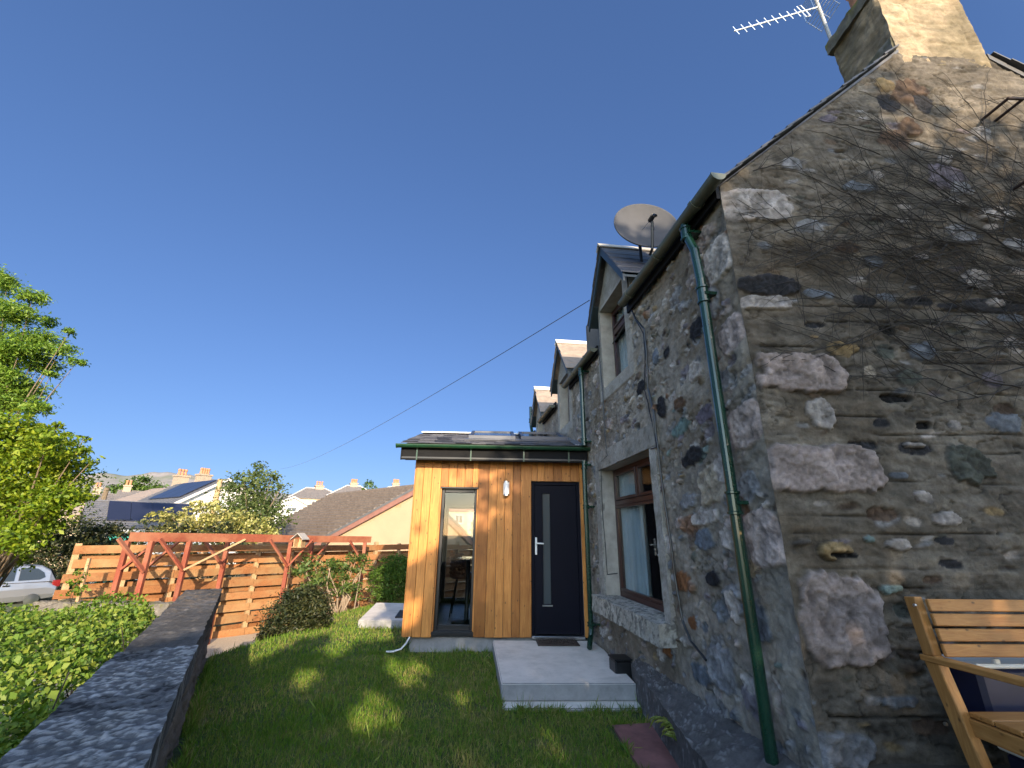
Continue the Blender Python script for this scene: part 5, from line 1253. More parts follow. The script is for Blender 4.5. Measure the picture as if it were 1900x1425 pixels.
# ------------------------------------------------------------------ parked hatchback
cp = B(112, 1080, 17.2); zg = float(B(65, 1045, 17.2)[2])-1.42
az = math.atan2(cp[0], cp[1]); MC = frame((cp[0], cp[1], zg), -az+.25)
car = thing('parked_car', (cp[0], cp[1], zg), 'small silver three door hatchback parked under the dark trees', 'car')
paint, nt, b = mat('silver_car_paint'); b.inputs['Base Color'].default_value = (.26, .27, .30, 1); b.inputs['Metallic'].default_value = .55; b.inputs['Roughness'].default_value = .32; b.inputs['Coat Weight'].default_value = .6
CL, CWd = 3.75, .80           # local x: 0 = tail, negative = towards the nose; y: 0 = near side
st_ = [(0.0, .45, .55, .68), (.06, .30, .75, .80), (.30, .26, .90, .80), (.9, .22, .92, .82), (1.8, .20, .90, .82), (2.7, .20, .86, .80), (3.3, .22, .74, .78), (3.65, .28, .60, .70), (3.75, .36, .5, .60)]
V = []; 
def ring(x, zl_, zh, hw):
    pr = [(-.92, 0.05), (-1.0, .30), (-1.0, .62), (-.95, .88), (-.80, 1.0), (.80, 1.0), (.95, .88), (1.0, .62), (1.0, .30), (.92, .05)]
    return [(-x, CWd+hw*a, zl_+(zh-zl_)*b_) for a, b_ in pr]
for s_ in st_: V += ring(*s_)
k = 10; Fc = [[i*k+j, i*k+(j+1) % k, (i+1)*k+(j+1) % k, (i+1)*k+j] for i in range(len(st_)-1) for j in range(k)]+[list(range(k))[::-1], list(range((len(st_)-1)*k, len(st_)*k))]
mb = MB(MC); mb.add(V, Fc)
def gh(x, z, hw): return [(-x, CWd-hw, z), (-x, CWd+hw, z)]
G_ = [(.10, .86, .74), (.30, 1.22, .66), (.55, 1.38, .60), (1.2, 1.42, .60), (1.75, 1.38, .60), (2.15, 1.18, .64), (2.65, .88, .72)]
for hw_ in (1,):
    V = []; base = [(.06, .84, .77)]+[(x, .86, .78) for x, _, _ in G_[1:-1]]+[(2.75, .84, .76)]
    for (x, z, hw), (bx_, bz_, bw_) in zip(G_, base): V += [(-bx_, CWd-bw_, bz_), (-x, CWd-hw, z-.04), (-x, CWd-hw+.06, z), (-x, CWd+hw-.06, z), (-x, CWd+hw, z-.04), (-bx_, CWd+bw_, bz_)]
    Fg = [[i*6+j, i*6+j+1, (i+1)*6+j+1, (i+1)*6+j] for i in range(len(G_)-1) for j in range(5)]+[[0, 1, 2, 3, 4, 5][::-1]]
    mb.add(V, Fg)
body = mb.build('body', paint, car, smooth=False)
md = body.modifiers.new('bevel', 'BEVEL'); md.width = .02; md.segments = 2; md.limit_method = 'ANGLE'
M['carglass'] = simple('car_glass', (.02, .025, .03), .08, var=.1)
def sidewin(pts, name):
    mb = MB(MC); q = []
    for x, z in pts:
        t = (z-.86)/.5; y = CWd-(.785*(1-t)+.615*t)-.012; q.append((-x, y, z))
    mb.add(q+[(a, b_+.02, c_) for a, b_, c_ in q], [list(range(len(q)))[::-1], list(range(len(q), 2*len(q)))]); mb.build(name, M['carglass'], car)
sidewin([(1.18, .92), (2.35, .92), (1.95, 1.20), (1.70, 1.30), (1.18, 1.33)], 'window'); sidewin([(.42, 1.0), (.55, .93), (1.08, .92), (1.08, 1.33), (.65, 1.28), (.48, 1.15)], 'window')
mb = MB(MC); mb.add([(-.11, CWd-.60, .92), (-.11, CWd+.60, .92), (-.30, CWd+.55, 1.24), (-.30, CWd-.55, 1.24)], [(0, 1, 2, 3)]); 
q = mb.v[0]; q += (MC[:3, :3]@np.array([.03, 0, .01])); mb.build('rear_window', M['carglass'], car)
mb = MB(MC); mb.box(-1.42, -1.24, CWd-.84, CWd-.81, .76, .80, bev=.012); mb.build('handle', M['black'], car)
mb = MB(MC); mb.box(-.20, .03, CWd-.77, CWd-.55, .66, .88, bev=.02); mb.build('tail_light', M['h_red'], car) if 0 else mb.build('tail_light', simple('tail_light_red', (.16, .012, .012), .25), car)
mb = MB(MC); mb.box(-.12, .06, CWd-.80, CWd+.80, .34, .52, bev=.05); mb.build('bumper', paint, car)
for xw in (.62, 3.0):
    for yw in (-.03, 1.45):
        mb = MB(MC); mb.lathe([(.0, 0), (.20, 0), (.29, .03), (.30, .09), (.29, .15), (.20, .18), (0, .18)], (-xw, yw+.18, .30), 24, A=np.array([[1, 0, 0], [0, 0, -1], [0, 1, 0]]).T); wl = mb.build('wheel', M['black'], car, smooth=True)
        mb = MB(MC); mb.lathe([(0, -.012), (.17, -.012), (.19, .005), (.0, .02)], (-xw, yw+.0, .30), 20, A=np.array([[1, 0, 0], [0, 0, 1], [0, -1, 0]]).T); mb.build('hubcap', M['steel'], wl)

# ------------------------------------------------------------------ hills
prof = [(-200, 900), (0, 893), (120, 884), (165, 879), (200, 878), (232, 883), (262, 880), (285, 876), (312, 876), (335, 881), (352, 880), (385, 886), (420, 896), (470, 908), (520, 915), (560, 920), (620, 922), (700, 928), (800, 934), (950, 938), (1200, 944), (1500, 940), (1900, 940)]
DH = 1100.0
pxs = np.linspace(-200, 1900, 260); pys = np.interp(pxs, [p[0] for p in prof], [p[1] for p in prof])
pys = pys+(fbm(pxs*.05, pxs*0, 301, 4)-.5)*3
rows = np.linspace(0, 1, 40); V = []
crest = np.array([B(a, b_, DH) for a, b_ in zip(pxs, pys)])
for t in rows:
    r_ = .42+.58*t; z = -12+(crest[:, 2]+12)*(t**1.25)
    z = z+(fbm(pxs*.02+t*3, np.full_like(pxs, t*6), 303, 4)-.5)*16*t*(1-t)*2
    V.append(np.stack([crest[:, 0]*r_, crest[:, 1]*r_, z], 1))
V.append(np.stack([crest[:, 0]*1.5, crest[:, 1]*1.5, np.full(len(pxs), -20.0)], 1))
m, nt, b = mat('heather_hill'); v = coord(nt)
n1 = noise(nt, v, .012, 8, .65); n2 = noise(nt, v, .09, 5, .7)
c = ramp(nt, n1, [(.35, (.13, .145, .10)), (.5, (.20, .185, .165)), (.66, (.25, .225, .215))])
nt.links.new(mixc(nt, .7, c, ramp(nt, n2, [(.3, (.7, .7, .7)), (.7, (1.2, 1.2, 1.2))]), 'MULTIPLY'), b.inputs['Base Color']); b.inputs['Roughness'].default_value = 1
tag(link_mesh('hills', np.concatenate(V), grid_faces(len(pxs), len(V)), m, smooth=True), kind='structure')

# ------------------------------------------------------------------ foliage
def leaf_mesh(pts, nrm, size, asp, rs, curl=.18):
    n = len(pts); nrm = nrm/(np.linalg.norm(nrm, axis=1)[:, None]+1e-9)
    a = rs.normal(size=(n, 3)); a -= nrm*(a*nrm).sum(1)[:, None]; a /= np.linalg.norm(a, axis=1)[:, None]+1e-9
    b_ = np.cross(nrm, a); s = (size*np.exp(rs.normal(0, .28, n)))[:, None]; w = s*asp
    V = np.stack([pts-a*s*.5-nrm*s*curl*.5, pts+b_*w*.5+nrm*s*curl*.2-a*s*.05, pts+a*s*.5-nrm*s*curl, pts-b_*w*.5+nrm*s*curl*.2-a*s*.05], 1).reshape(-1, 3)
    return V, np.arange(4*n).reshape(n, 4)
def clump_points(lumps, rs, sub=.30, shell=.55, fill=1.0):
    """lumps: (centre, radius vec or float, leaves). leaves gather in sub-clumps near the shell"""
    Pn, Nn = [], []
    for c, r, n in lumps:
        r = np.full(3, r) if np.isscalar(r) else np.asarray(r, float)
        k = max(5, int(n/34)); d = rs.normal(size=(k, 3)); d /= np.linalg.norm(d, axis=1)[:, None]
        rad = (shell+(1-shell)*rs.rand(k)**.6)[:, None]
        sc = d*rad
        i = rs.randint(0, k, n); p = sc[i]+rs.normal(size=(n, 3))*sub*np.array([1, 1, .62])
        Pn.append(np.asarray(c)+p*r); Nn.append(d[i]*.6+np.array([0, -.15, .45])+rs.normal(size=(n, 3))*.7)
    return np.concatenate(Pn), np.concatenate(Nn)
def px_lumps(lst, D, scale, off, n_per, rs, dscat=.5, fl=.85):
    out = []
    for (x, y, r) in lst:
        px, py = off[0]+x/scale, off[1]+y/scale; rp = r/scale
        d = D+rs.uniform(-dscat, dscat); c = B(px, py, d); R_ = rp*d/800*1.0
        out.append((c, np.array([R_, R_, R_*fl]), max(30, int(n_per*R_**2))))
    return out
def limbs(mb, base, tips, r0, rs, split=.45):
    base = np.array(base, float); tips = [np.array(t, float) for t in tips]
    top = np.mean(tips, 0); top = base*(1-split)+top*split
    tr = [base, base*.5+top*.5+rs.normal(size=3)*.06, top]; mb.tube(tr, [r0, r0*.85, r0*.7], 10)
    for t in tips:
        s = rs.uniform(.35, 1.0); a = base*(1-s)+top*s; a = tr[1]*(1-s)+tr[2]*s if s > .5 else a
        m_ = a*.5+t*.5+np.array([0, 0, .1])*np.linalg.norm(t-a)+rs.normal(size=3)*.05; mb.tube([a, m_, t], [r0*.38, r0*.24, r0*.06], 6)
def tree(name, label, cat, lumps, base, r0, leafmat, size, asp, rs, trunkmat='bark', group=None, sub=.30, nlimb=14, part=('trunk', 'crown'), shell=.55, curl=.18):
    o = thing(name, base, label, cat, group)
    if r0:
        mb = MB(); tips = [l[0] for l in lumps]; idx = rs.permutation(len(tips))[:nlimb]; limbs(mb, base, [tips[i] for i in idx], r0, rs); mb.build(part[0], M[trunkmat], o, smooth=True)
    p, n_ = clump_points(lumps, rs, sub, shell); V, F_ = leaf_mesh(p, n_, size, asp, rs, curl)
    link_mesh(part[1], V, F_, leafmat, o)
    return o
L = {}
L['ash'] = m_leaf('ash_leaves', [(.2, (.045, .10, .010)), (.5, (.11, .20, .018)), (.85, (.20, .28, .035))], .4)
L['gold'] = m_leaf('yellow_green_leaves', [(.2, (.05, .10, .004)), (.5, (.13, .20, .008)), (.85, (.26, .30, .018))], .4)
L['bramble'] = m_leaf('bramble_leaves', [(.2, (.04, .09, .008)), (.5, (.11, .19, .018)), (.85, (.25, .29, .045))], .38)
L['dark'] = m_leaf('dark_needles', [(.2, (.010, .018, .006)), (.5, (.025, .035, .010)), (.85, (.075, .07, .02))], .1)
L['cream'] = m_leaf('cream_blossom_leaves', [(.2, (.10, .12, .02)), (.45, (.25, .25, .06)), (.8, (.50, .45, .19))], .25)
L['green'] = m_leaf('mid_green_leaves', [(.2, (.035, .06, .015)), (.5, (.08, .115, .03)), (.85, (.14, .17, .05))], .35)
L['fargreen'] = m_leaf('far_tree_leaves', [(.2, (.025, .06, .010)), (.5, (.06, .115, .02)), (.85, (.11, .17, .03))], .3, psc=.2)
L['rhodo'] = m_leaf('rhododendron_leaves', [(.2, (.03, .065, .012)), (.5, (.075, .125, .022)), (.85, (.17, .19, .05))], .3)
L['privet'] = m_leaf('bright_bush_leaves', [(.2, (.035, .085, .010)), (.5, (.08, .16, .018)), (.85, (.15, .22, .035))], .38)
L['lily'] = m_leaf('lily_leaves', [(.2, (.12, .17, .03)), (.5, (.22, .26, .05)), (.85, (.34, .32, .08))], .35)
rs = np.random.RandomState(77)
# big feathery tree, upper left
la = [(-150, 60, 150), (50, 110, 75), (-120, 300, 170), (240, 200, 80), (100, 320, 115), (350, 385, 50), (520, 450, 36), (300, 520, 100), (160, 560, 120), (450, 600, 75), (560, 690, 45), (300, 690, 95), (60, 650, 100), (-100, 600, 160), (40, 780, 80), (370, 780, 45), (150, 880, 120), (60, 960, 120), (270, 1020, 70), (-100, 930, 160), (-260, 450, 220), (-260, 800, 220)]
lm = px_lumps(la, 10.5, 3.958, (0, 500), 10500, rs, .7, .7)
tree('ash_tree', 'tall feathery light green tree at the left edge against the sky', 'tree', lm, B(-60, 1000, 10.8)*np.array([1, 1, 0])+np.array([0, 0, -2.5]), .07, L['ash'], .095, .33, rs, sub=.42, curl=.3, nlimb=20)
lb = [(100, 1150, 120), (250, 1200, 105), (430, 1140, 30), (350, 1270, 120), (500, 1215, 28), (620, 1240, 26), (560, 1340, 60), (680, 1400, 28), (200, 1350, 190), (-100, 1250, 220), (400, 1410, 160), (150, 1500, 200), (450, 1550, 165), (620, 1440, 35), (400, 1690, 150), (150, 1740, 190), (560, 1680, 80), (300, 1850, 130), (100, 1950, 150), (-120, 1600, 250), (-140, 1900, 220), (-120, 2160, 150), (150, 2010, 70)]
lm = px_lumps(lb, 9.0, 3.958, (0, 500), 6500, rs, .7, .75)
tree('golden_tree', 'dense yellow green tree at the left edge below the feathery one', 'tree', lm, B(-40, 1100, 9.4)*np.array([1, 1, 0])+np.array([0, 0, -2.5]), .09, L['gold'], .08, .5, rs, sub=.40, nlimb=18)
# dark conifer hedge behind the car
lc = [(150, 1000, 40), (185, 1000, 38), (215, 1005, 28), (125, 1040, 45), (165, 1050, 45), (100, 1000, 45), (140, 1080, 30), (200, 1040, 30), (60, 1010, 50), (20, 1020, 60), (-30, 1030, 70), (230, 1020, 18)]
tree('conifer_hedge', 'dark brownish green conifer hedge behind the silver car', 'hedge', px_lumps(lc, 20.5, 1, (0, 0), 1300, rs, .6, .9), B(120, 1100, 20.5)*np.array([1, 1, 0])+np.array([0, 0, -2.6]), .15, L['dark'], .13, .4, rs)
# cream flowering shrub behind the fence
le_ = [(300, 972, 26), (330, 968, 28), (365, 955, 28), (395, 950, 26), (390, 975, 35), (425, 965, 30), (455, 972, 28), (480, 978, 24), (498, 984, 16), (350, 985, 30), (420, 988, 30), (460, 990, 25), (285, 960, 12), (310, 950, 12), (340, 946, 10), (370, 935, 12), (400, 935, 12)]
tree('flowering_shrub', 'broad shrub covered in cream blossom behind the pergola', 'shrub', px_lumps(le_, 14.5, 1, (0, 0), 2000, rs, .6, .75), B(400, 1100, 14.8)*np.array([1, 1, 0])+np.array([0, 0, -2.5]), .08, L['cream'], .085, .6, rs, sub=.22)
lg = [(990, 160, 50), (930, 215, 60), (1080, 190, 40), (880, 260, 60), (1000, 275, 100), (1075, 320, 80), (860, 340, 70), (950, 390, 110), (1080, 410, 80), (1140, 240, 22), (1010, 440, 100), (900, 440, 90), (820, 400, 50), (790, 440, 30)]
tree('green_tree', 'rounded grey green tree standing between the pale shrub and the bungalow', 'tree', px_lumps(lg, 20.5, 2.969, (140, 820), 1300, rs, .8, .9), B(470, 1000, 20.5)*np.array([1, 1, 0])+np.array([0, 0, -2.6]), .16, L['green'], .13, .55, rs, sub=.40, shell=.35)
lf = [(225, 905, 18), (245, 899, 16), (265, 900, 18), (285, 906, 16), (300, 911, 12), (240, 912, 20), (270, 913, 20), (210, 913, 12), (320, 912, 8), (335, 911, 7)]
tree('far_tree', 'round dark green tree above the distant roofs on the left', 'tree', px_lumps(lf, 85, 1, (0, 0), 90, rs, 1, .8), B(255, 950, 85)*np.array([1, 1, 0])+np.array([0, 0, -4]), .5, L['fargreen'], .45, .6, rs)
lf = [(150, 925, 16), (175, 918, 14), (165, 930, 18), (130, 920, 20), (190, 926, 10), (100, 925, 25), (60, 930, 30), (20, 930, 30)]
tree('far_tree', 'yellowish green trees behind the leaning dark pole', 'tree', px_lumps(lf, 70, 1, (0, 0), 110, rs, 1, .9), B(160, 960, 70)*np.array([1, 1, 0])+np.array([0, 0, -4]), .35, L['green'], .4, .6, rs)
lf = [(686, 906, 8), (682, 898, 5), (690, 900, 5), (686, 892, 4), (680, 908, 7), (694, 909, 6)]
tree('far_tree', 'small bushy tree between the villa roofs behind the bungalow', 'tree', px_lumps(lf, 60, 1, (0, 0), 260, rs, .4, 1.3), B(686, 960, 60)*np.array([1, 1, 0])+np.array([0, 0, -4]), .2, L['fargreen'], .26, .6, rs)
for o_ in bpy.data.objects:
    if o_.name.startswith('far_tree'): o_['group'] = 'trees among the distant roofs'
# mixed scrub hiding the ground beyond the fence
lf = [(x, 1000+8*math.sin(x), 26) for x in range(120, 480, 20)]+[(x, 1050+8*math.sin(x*.7), 22) for x in range(160, 760, 18)]+[(x, 1090+8*math.sin(x*.7), 26) for x in range(200, 720, 24)]
tree('scrub_hedge', 'dark low scrub just behind the slatted fence', 'hedge', [(l[0]*(fence_D(lf[i][0])+1.1)/16.5, l[1]*(fence_D(lf[i][0])+1.1)/16.5, l[2]) for i, l in enumerate(px_lumps(lf, 16.5, 1, (0, 0), 420, rs, .2, .8))], B(420, 1000, 13.5)*np.array([1, 1, 0])+np.array([0, 0, -2.5]), .05, L['dark'], .10, .5, rs)
# bramble bank beside the garden wall
def wl_x(y): return wall_x(y)-.50
n = 80000; y = 1.2+6.4*rs.rand(n)**1.25; x = wl_x(y)+.10-(rs.rand(n)**1.1)*(2.2+.75*y)
top = -.86+.10*(y-4)*.0-.07*np.maximum(0, wl_x(y)-x)*.4+(fbm(x*1.1, y*1.1, 401, 3)-.5)*.55+(fbm(x*4, y*4, 402, 3)-.5)*.28-.35*sstep(6.4, 7.6, y)-.30*np.exp(-((wl_x(y)-x)/.22)**2)
z = top-np.abs(rs.normal(0, .13, n)); pts = np.stack([x, y, z], 1); e = .06
gxn = (fbm((x+e)*1.1, y*1.1, 401, 3)-fbm((x-e)*1.1, y*1.1, 401, 3))*.55/(2*e)+(fbm((x+e)*4, y*4, 402, 3)-fbm((x-e)*4, y*4, 402, 3))*.28/(2*e)
gyn = (fbm(x*1.1, (y+e)*1.1, 401, 3)-fbm(x*1.1, (y-e)*1.1, 401, 3))*.55/(2*e)+(fbm(x*4, (y+e)*4, 402, 3)-fbm(x*4, (y-e)*4, 402, 3))*.28/(2*e)
nr = np.stack([-gxn*.8, -gyn*.8, np.ones(n)*.75-.0], 1)+np.array([.05, -.35, 0])+rs.normal(size=(n, 3))*.75
bram = thing('bramble_hedge', (-4.2, 4.5, -2.3), 'broad mass of bright bramble leaves left of the garden wall', 'hedge')
V, F_ = leaf_mesh(pts, nr, .041, .68, rs, .22); link_mesh('foliage', V, F_, L['bramble'], bram)
mb = MB()
for k in range(130):
    yy_ = 1.4+6*rs.rand(); xx__ = wl_x(yy_)-rs.rand()*(2+.6*yy_); a = np.array([xx__, yy_, -2.3]); zz_ = -1.05+rs.uniform(-.15, .22); d = rs.normal(size=2)*.35; d[0] = -abs(d[0])
    mb.tube([a, a+np.array([d[0]*.4, d[1]*.4, (zz_+2.3)*.7]), a+np.array([d[0], d[1], zz_+2.3]), a+np.array([d[0]*1.8, d[1]*1.8, zz_+2.3-.08])], [.006, .005, .004, .002], 5)
mb.build('stem', M['twig'], bram)
lb = [(195, 1150, 24), (215, 1130, 24), (238, 1150, 18), (185, 1175, 24), (225, 1175, 20), (250, 1140, 12), (205, 1115, 12), (170, 1125, 14), (180, 1200, 20), (240, 1128, 10)]
tree('bramble_bush', 'taller leggy bramble bush beside the far part of the garden wall', 'bush', px_lumps(lb, 6.6, 1, (0, 0), 6500, rs, .35, .9), B(210, 1200, 6.6)*np.array([1, 1, 0])+np.array([0, 0, -2.3]), .02, L['bramble'], .05, .6, rs, 'twig', part=('stem', 'foliage'), sub=.45)
lb = [(140, 1078, 11), (150, 1062, 9), (133, 1097, 12), (150, 1092, 9)]
tree('ivy_clump', 'trailing ivy hanging over the left end of the fence', 'climbing plant', px_lumps(lb, 8.7, 1, (0, 0), 2500, rs, .2, .9), B(130, 1110, 8.8)*np.array([1, 1, 0])+np.array([0, 0, -2.3]), .02, L['bramble'], .06, .6, rs, 'twig', part=('stem', 'foliage'))
# dark shrub on the lawn edge
ld = [(560, 1128, 36), (535, 1150, 36), (585, 1130, 28), (510, 1172, 22), (560, 1155, 34), (545, 1115, 20), (595, 1150, 20), (575, 1105, 16), (490, 1183, 10)]
tree('heather_shrub', 'dark low spreading shrub at the far edge of the lawn', 'shrub', px_lumps(ld, 8.5, 1, (0, 0), 22000, rs, .25, .9), B(550, 1180, 8.5)*np.array([1, 1, 0])+np.array([0, 0, -2.1]), .03, L['dark'], .05, .35, rs, 'twig', part=('stem', 'foliage'), sub=.22)
# leggy rhododendron with visible bare stems
lr = [(560, 1060, 16), (585, 1050, 18), (605, 1065, 20), (630, 1052, 18), (655, 1040, 16), (668, 1055, 14), (590, 1085, 18), (620, 1092, 14), (650, 1095, 16), (640, 1075, 14), (675, 1035, 10), (615, 1045, 12), (565, 1088, 14), (660, 1110, 12), (575, 1108, 10)]
lmr = px_lumps(lr, 11.2, 1, (0, 0), 3600, rs, .4, .8)
bs = B(632, 1135, 11.2)*np.array([1, 1, 0])+np.array([0, 0, -2.0])
rh = thing('rhododendron', bs, 'leggy rhododendron with pale bare stems before the fence', 'shrub')
mb = MB()
for l in lmr:
    for k in range(2):
        t = l[0]+rs.normal(size=3)*.06; m1 = bs*.6+t*.4+rs.normal(size=3)*.10; m2 = bs*.25+t*.75+rs.normal(size=3)*.10; mb.tube([bs+rs.normal(size=3)*np.array([.1, .1, 0]), m1, m2, t], [.024, .018, .012, .006], 6)
mb.build('stem', M['palebark'] if 'palebark' in M else M.setdefault('palebark', simple('pale_bark', (.27, .20, .14), .9, var=.3, bstr=.3)), rh, smooth=True)
p, n_ = clump_points(lmr, rs, .40, .3); V, F_ = leaf_mesh(p, n_, .10, .33, rs, .3); link_mesh('foliage', V, F_, L['rhodo'], rh)
# bright bush beside the porch
lp = [(712, 1072, 24), (735, 1050, 20), (748, 1040, 16), (705, 1095, 20), (735, 1085, 28), (752, 1065, 20), (720, 1045, 12), (745, 1100, 22), (765, 1060, 24), (775, 1090, 26), (700, 1065, 10)]
tree('bright_bush', 'bright green rounded bush between the porch and the fence', 'bush', px_lumps(lp, 12.0, 1, (0, 0), 10000, rs, .35, .95), B(730, 1110, 12.0)*np.array([1, 1, 0])+np.array([0, 0, -1.8]), .03, L['privet'], .05, .5, rs, 'twig', part=('stem', 'foliage'), sub=.28)
# arching lily by the kerb
lo = P(1268, 1404, 2, -1.50); lil = thing('lily_plant', lo, 'small arching plant with yellow green leaves beside the stone kerb', 'plant')
mb = MB(); tip = P(1224, 1340, 2, -1.42); VV = []; FF = []; nn = 0
for s_ in range(3):
    q0 = lo+np.array([.004*s_, -.004*s_, 0]); q1 = tip+np.array([.03*s_, -.16*s_, .02]); mid = (q0+q1)/2+np.array([0, 0, .16-.02*s_]); t = np.linspace(0, 1, 14)[:, None]
    st = (1-t)**2*q0+2*t*(1-t)*mid+t**2*q1; mb.tube(st, .005, 6)
    for i in range(2, 14):
        for sd in (-1, 1):
            d = st[min(i, 13)]-st[i-1]; d /= np.linalg.norm(d); w = np.cross(d, [0, 0, 1.0])*sd; l = rs.uniform(.08, .13); ax_ = (w*.8+d*.6+np.array([0, 0, -.15+rs.uniform(-.2, .2)])); ax_ /= np.linalg.norm(ax_); sw = np.cross(ax_, [0, 0, 1.0]); sw /= np.linalg.norm(sw); b_ = st[i]
            VV += [b_, b_+ax_*l*.4+sw*.018+np.array([0, 0, .012]), b_+ax_*l*.75+sw*.012, b_+ax_*l-np.array([0, 0, .03]), b_+ax_*l*.75-sw*.012, b_+ax_*l*.4-sw*.018+np.array([0, 0, .012])]; FF.append([nn, nn+1, nn+2, nn+3, nn+4, nn+5]); nn += 6
mb.build('stem', L['lily'], lil); link_mesh('leaves', np.array(VV), FF, L['lily'], lil)

# ------------------------------------------------------------------ trees and hedge behind the photographer: they throw the shade
L['shade'] = m_leaf('beech_leaves', [(.2, (.04, .08, .015)), (.5, (.09, .13, .03)), (.85, (.14, .17, .05))], .4)
YS = -6.5
def to_src(p):                                     # where the sun ray through a lit point crosses the hedge
    p = np.array(p, float); k = (YS-p[1])/sdir[1]; return p+sdir*k
holes = [(to_src(P(px, py, 2, LZ)), r) for px, py, r in ((745, 1245, .28), (690, 1322, .26), (790, 1100, .3))]
holes += [(to_src(P(705, 1172, 2, LZ)), .45), (to_src(P(640, 1172, 2, LZ)), .40), (to_src(P(610, 1210, 2, LZ)), .22), (to_src(P(850, 1300, 2, LZ)), .13), (to_src(P(560, 1260, 2, LZ)), .15), (to_src(P(1010, 1380, 2, LZ)), .1)]
rs = np.random.RandomState(5)
n = 26000
x = rs.uniform(-1.6, 7.2, n); yv = YS+rs.normal(0, .38, n)
htop = np.interp(x, [-1.6, -1.1, -.4, .4, 1.6, 2.4, 3.4, 4.2, 5, 7.2], [.3, 1.2, 2.2, 2.9, 3.4, 3.9, 4.4, 4.8, 5, 4.6])+(fbm(x*1.6, x*0, 501, 3)-.5)*.7
z = -1.7+(htop+1.7)*rs.rand(n)**.75
pts = np.stack([x, yv, z], 1); keep = np.ones(n, bool)
for c, r in holes:
    d = pts-c; t = d@sdir; q = d-t[:, None]*sdir; q = q*np.array([.8, 1, 1.25]); dd_ = np.linalg.norm(q, axis=1)*(.65+.8*fbm(x*3.1, z*3.1, 77, 3)); keep &= rs.rand(n) < .04+.96*sstep(r*.55, r*1.35, dd_)
pts = pts[keep]; nr = np.tile(np.array([0, -.6, .5]), (len(pts), 1))+rs.normal(size=(len(pts), 3))*.6
hd = thing('beech_hedge', (3, YS, -1.7), 'tall beech hedge behind the photographer shading the lawn', 'hedge')
V, F_ = leaf_mesh(pts, nr, .17, .7, rs); link_mesh('foliage', V, F_, L['shade'], hd)
mb = MB()
for k in range(30):
    xx_ = -1.2+k*.28; mb.tube([(xx_, YS, -2.4), (xx_+.1, YS+.05, .2), (xx_-.05, YS, 2.2)], [.04, .03, .01], 6)
mb.build('stem', M['bark'], hd)
lt = [((4.5, YS, 5.2), (1.0, .8, .9), 1500), ((4.8, YS+.3, 6.0), (.72, .8, .9), 1300), ((5.7, YS, 4.6), (1.2, .8, .95), 2000), ((4.75, YS, 6.9), (.62, .6, .55), 800), ((6.8, YS+.2, 4.6), (1.1, .8, .85), 1500), ((5.75, YS-.2, 5.7), (.5, .6, .4), 260), ((6.5, YS, 6.2), (.6, .6, .22), 80), ((7.6, YS, 5.3), (.9, .7, .35), 190), ((8.4, YS, 4.5), (1.1, .8, 1.2), 1500), ((4.15, YS, 4.3), (.6, .6, .6), 800), ((6.0, YS+.4, 3.6), (2.2, .5, .9), 2500)]
tree('beech_tree', 'tall beech tree behind the photographer dappling the gable', 'tree', lt, (5.8, YS, -1.7), .25, L['shade'], .17, .7, rs, sub=.42, shell=.2)

# ------------------------------------------------------------------ grass blades on the lawn
def lawn_mask(x, y):
    k = (x > wall_x(np.minimum(y, 7.0))+.02) & (y < lawn_edge_y(x)+.6) & (x < np.interp(y, [1, 3.6, 4.4, 5.2], [1.40, 1.42, 1.60, 1.95]))
    k &= ~((x > .54) & (y > 4.90) & (y < 7.2)); k &= ~((x > -.62) & (y > 7.07)); k &= ~((x > -1.63) & (y > 8.80) & (y < 10.9) & (x < -.6))
    k &= ~((x > 1.40) & (y < 4.47))
    return k
rs = np.random.RandomState(15); PX, PY, HH, WW = [], [], [], []
for (y0, y1, dens, hh_, ww) in ((1.3, 3.2, 13000, .034, .0042), (3.2, 4.8, 8500, .035, .0052), (4.8, 7.2, 4200, .036, .0075), (7.2, 12.5, 1500, .042, .012)):
    x0, x1 = -4.2, 2.0; n = int((x1-x0)*(y1-y0)*dens); x = rs.uniform(x0, x1, n); y = rs.uniform(y0, y1, n)
    vis = (x > -1.05*y-.2)
    k = lawn_mask(x, y) & vis; x, y = x[k], y[k]; PX.append(x); PY.append(y); HH.append(np.full(len(x), hh_)); WW.append(np.full(len(x), ww))
# longer tufts where the mower does not reach: wall foot, step edges, plinth
def tuft_line(a, b_, n, h_, spread):
    t = rs.rand(n); x = a[0]+(b_[0]-a[0])*t+rs.normal(0, spread, n); y = a[1]+(b_[1]-a[1])*t+rs.normal(0, spread, n); k = fbm(x*5, y*5, 611, 3) > .42
    PX.append(x[k]); PY.append(y[k]); HH.append(np.full(k.sum(), h_)); WW.append(np.full(k.sum(), .006))
tuft_line((.54, 4.885), (1.9, 4.775), 900, .075, .012); tuft_line((.525, 4.95), (.59, 6.9), 900, .07, .012); tuft_line((-1.18, 7.05), (.55, 7.03), 800, .065, .015)
tuft_line((wall_x(2.0)+.04, 2.0), (wall_x(6.9)+.04, 6.9), 4200, .085, .03); tuft_line((1.38, 2.9), (1.44, 4.46), 700, .07, .012); tuft_line((1.44, 4.49), (1.84, 4.50), 300, .07, .012); tuft_line((-1.62, 8.84), (-.7, 8.70), 300, .06, .015)
kx = rs.uniform(-3.2, 1.3, 420); ky = rs.uniform(1.6, 7.0, 420); kk = lawn_mask(kx, ky)
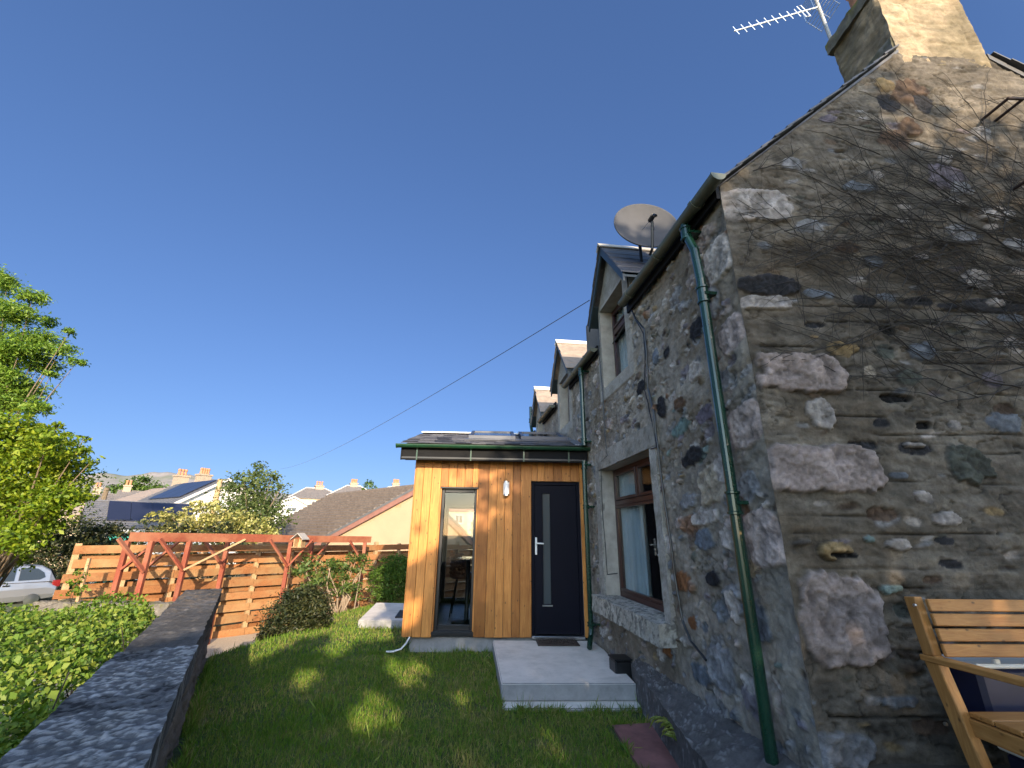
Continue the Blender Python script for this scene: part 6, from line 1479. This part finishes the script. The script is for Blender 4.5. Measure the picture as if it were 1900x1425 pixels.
for a_, b2_ in zip(kx[kk], ky[kk]): nn_ = 14; PX.append(a_+rs.normal(0, .02, nn_)); PY.append(b2_+rs.normal(0, .02, nn_)); HH.append(np.full(nn_, .062)); WW.append(np.full(nn_, .006))
x, y, hh_, ww = map(np.concatenate, (PX, PY, HH, WW)); n = len(x)
hh_ = hh_*np.exp(rs.normal(0, .35, n))*(.65+.7*fbm(x*2.2, y*2.2, 601, 3)); z = lawn_z(x, y)-.004
a = rs.rand(n)*2*math.pi; tilt = rs.normal(0, .55, n); b2 = rs.rand(n)*2*math.pi
base = np.stack([x, y, z], 1); sd = np.stack([np.cos(a), np.sin(a), 0*a], 1)*ww[:, None]/2
tipo = np.stack([np.cos(b2)*np.sin(tilt)*hh_, np.sin(b2)*np.sin(tilt)*hh_, np.cos(tilt)*hh_], 1)
V = np.stack([base-sd, base+sd, base+tipo*.55+sd*.7+np.array([0, 0, 1])*(.08*hh_)[:, None], base+tipo], 1).reshape(-1, 3)
m, nt, b = mat('grass_blades'); isl = N(nt, 'ShaderNodeNewGeometry').outputs['Random Per Island']; v = coord(nt)
n1 = noise(nt, v, .9, 5, .65); n3 = noise(nt, v, 4.5, 3, .6)
f = math_(nt, 'ADD', math_(nt, 'MULTIPLY', isl, .38), math_(nt, 'ADD', math_(nt, 'MULTIPLY', n1, .62), math_(nt, 'MULTIPLY', n3, .25)))
c = ramp(nt, f, [(.35, (.060, .150, .008)), (.57, (.115, .22, .016)), (.72, (.19, .225, .04)), (.87, (.36, .29, .11))])
nt.links.new(c, b.inputs['Base Color']); b.inputs['Roughness'].default_value = .6; b.inputs['Specular IOR Level'].default_value = .3
t_ = N(nt, 'ShaderNodeBsdfTranslucent'); nt.links.new(c, t_.inputs[0]); mx = N(nt, 'ShaderNodeMixShader'); mx.inputs[0].default_value = .3
nt.links.new(b.outputs[0], mx.inputs[1]); nt.links.new(t_.outputs[0], mx.inputs[2]); nt.links.new(mx.outputs[0], nt.nodes['Material Output'].inputs[0])
tag(link_mesh('grass', V, np.arange(4*n).reshape(n, 4), m), 'short mown lawn grass with drier straw coloured patches', 'grass', kind='stuff')
print('grass blades', n)
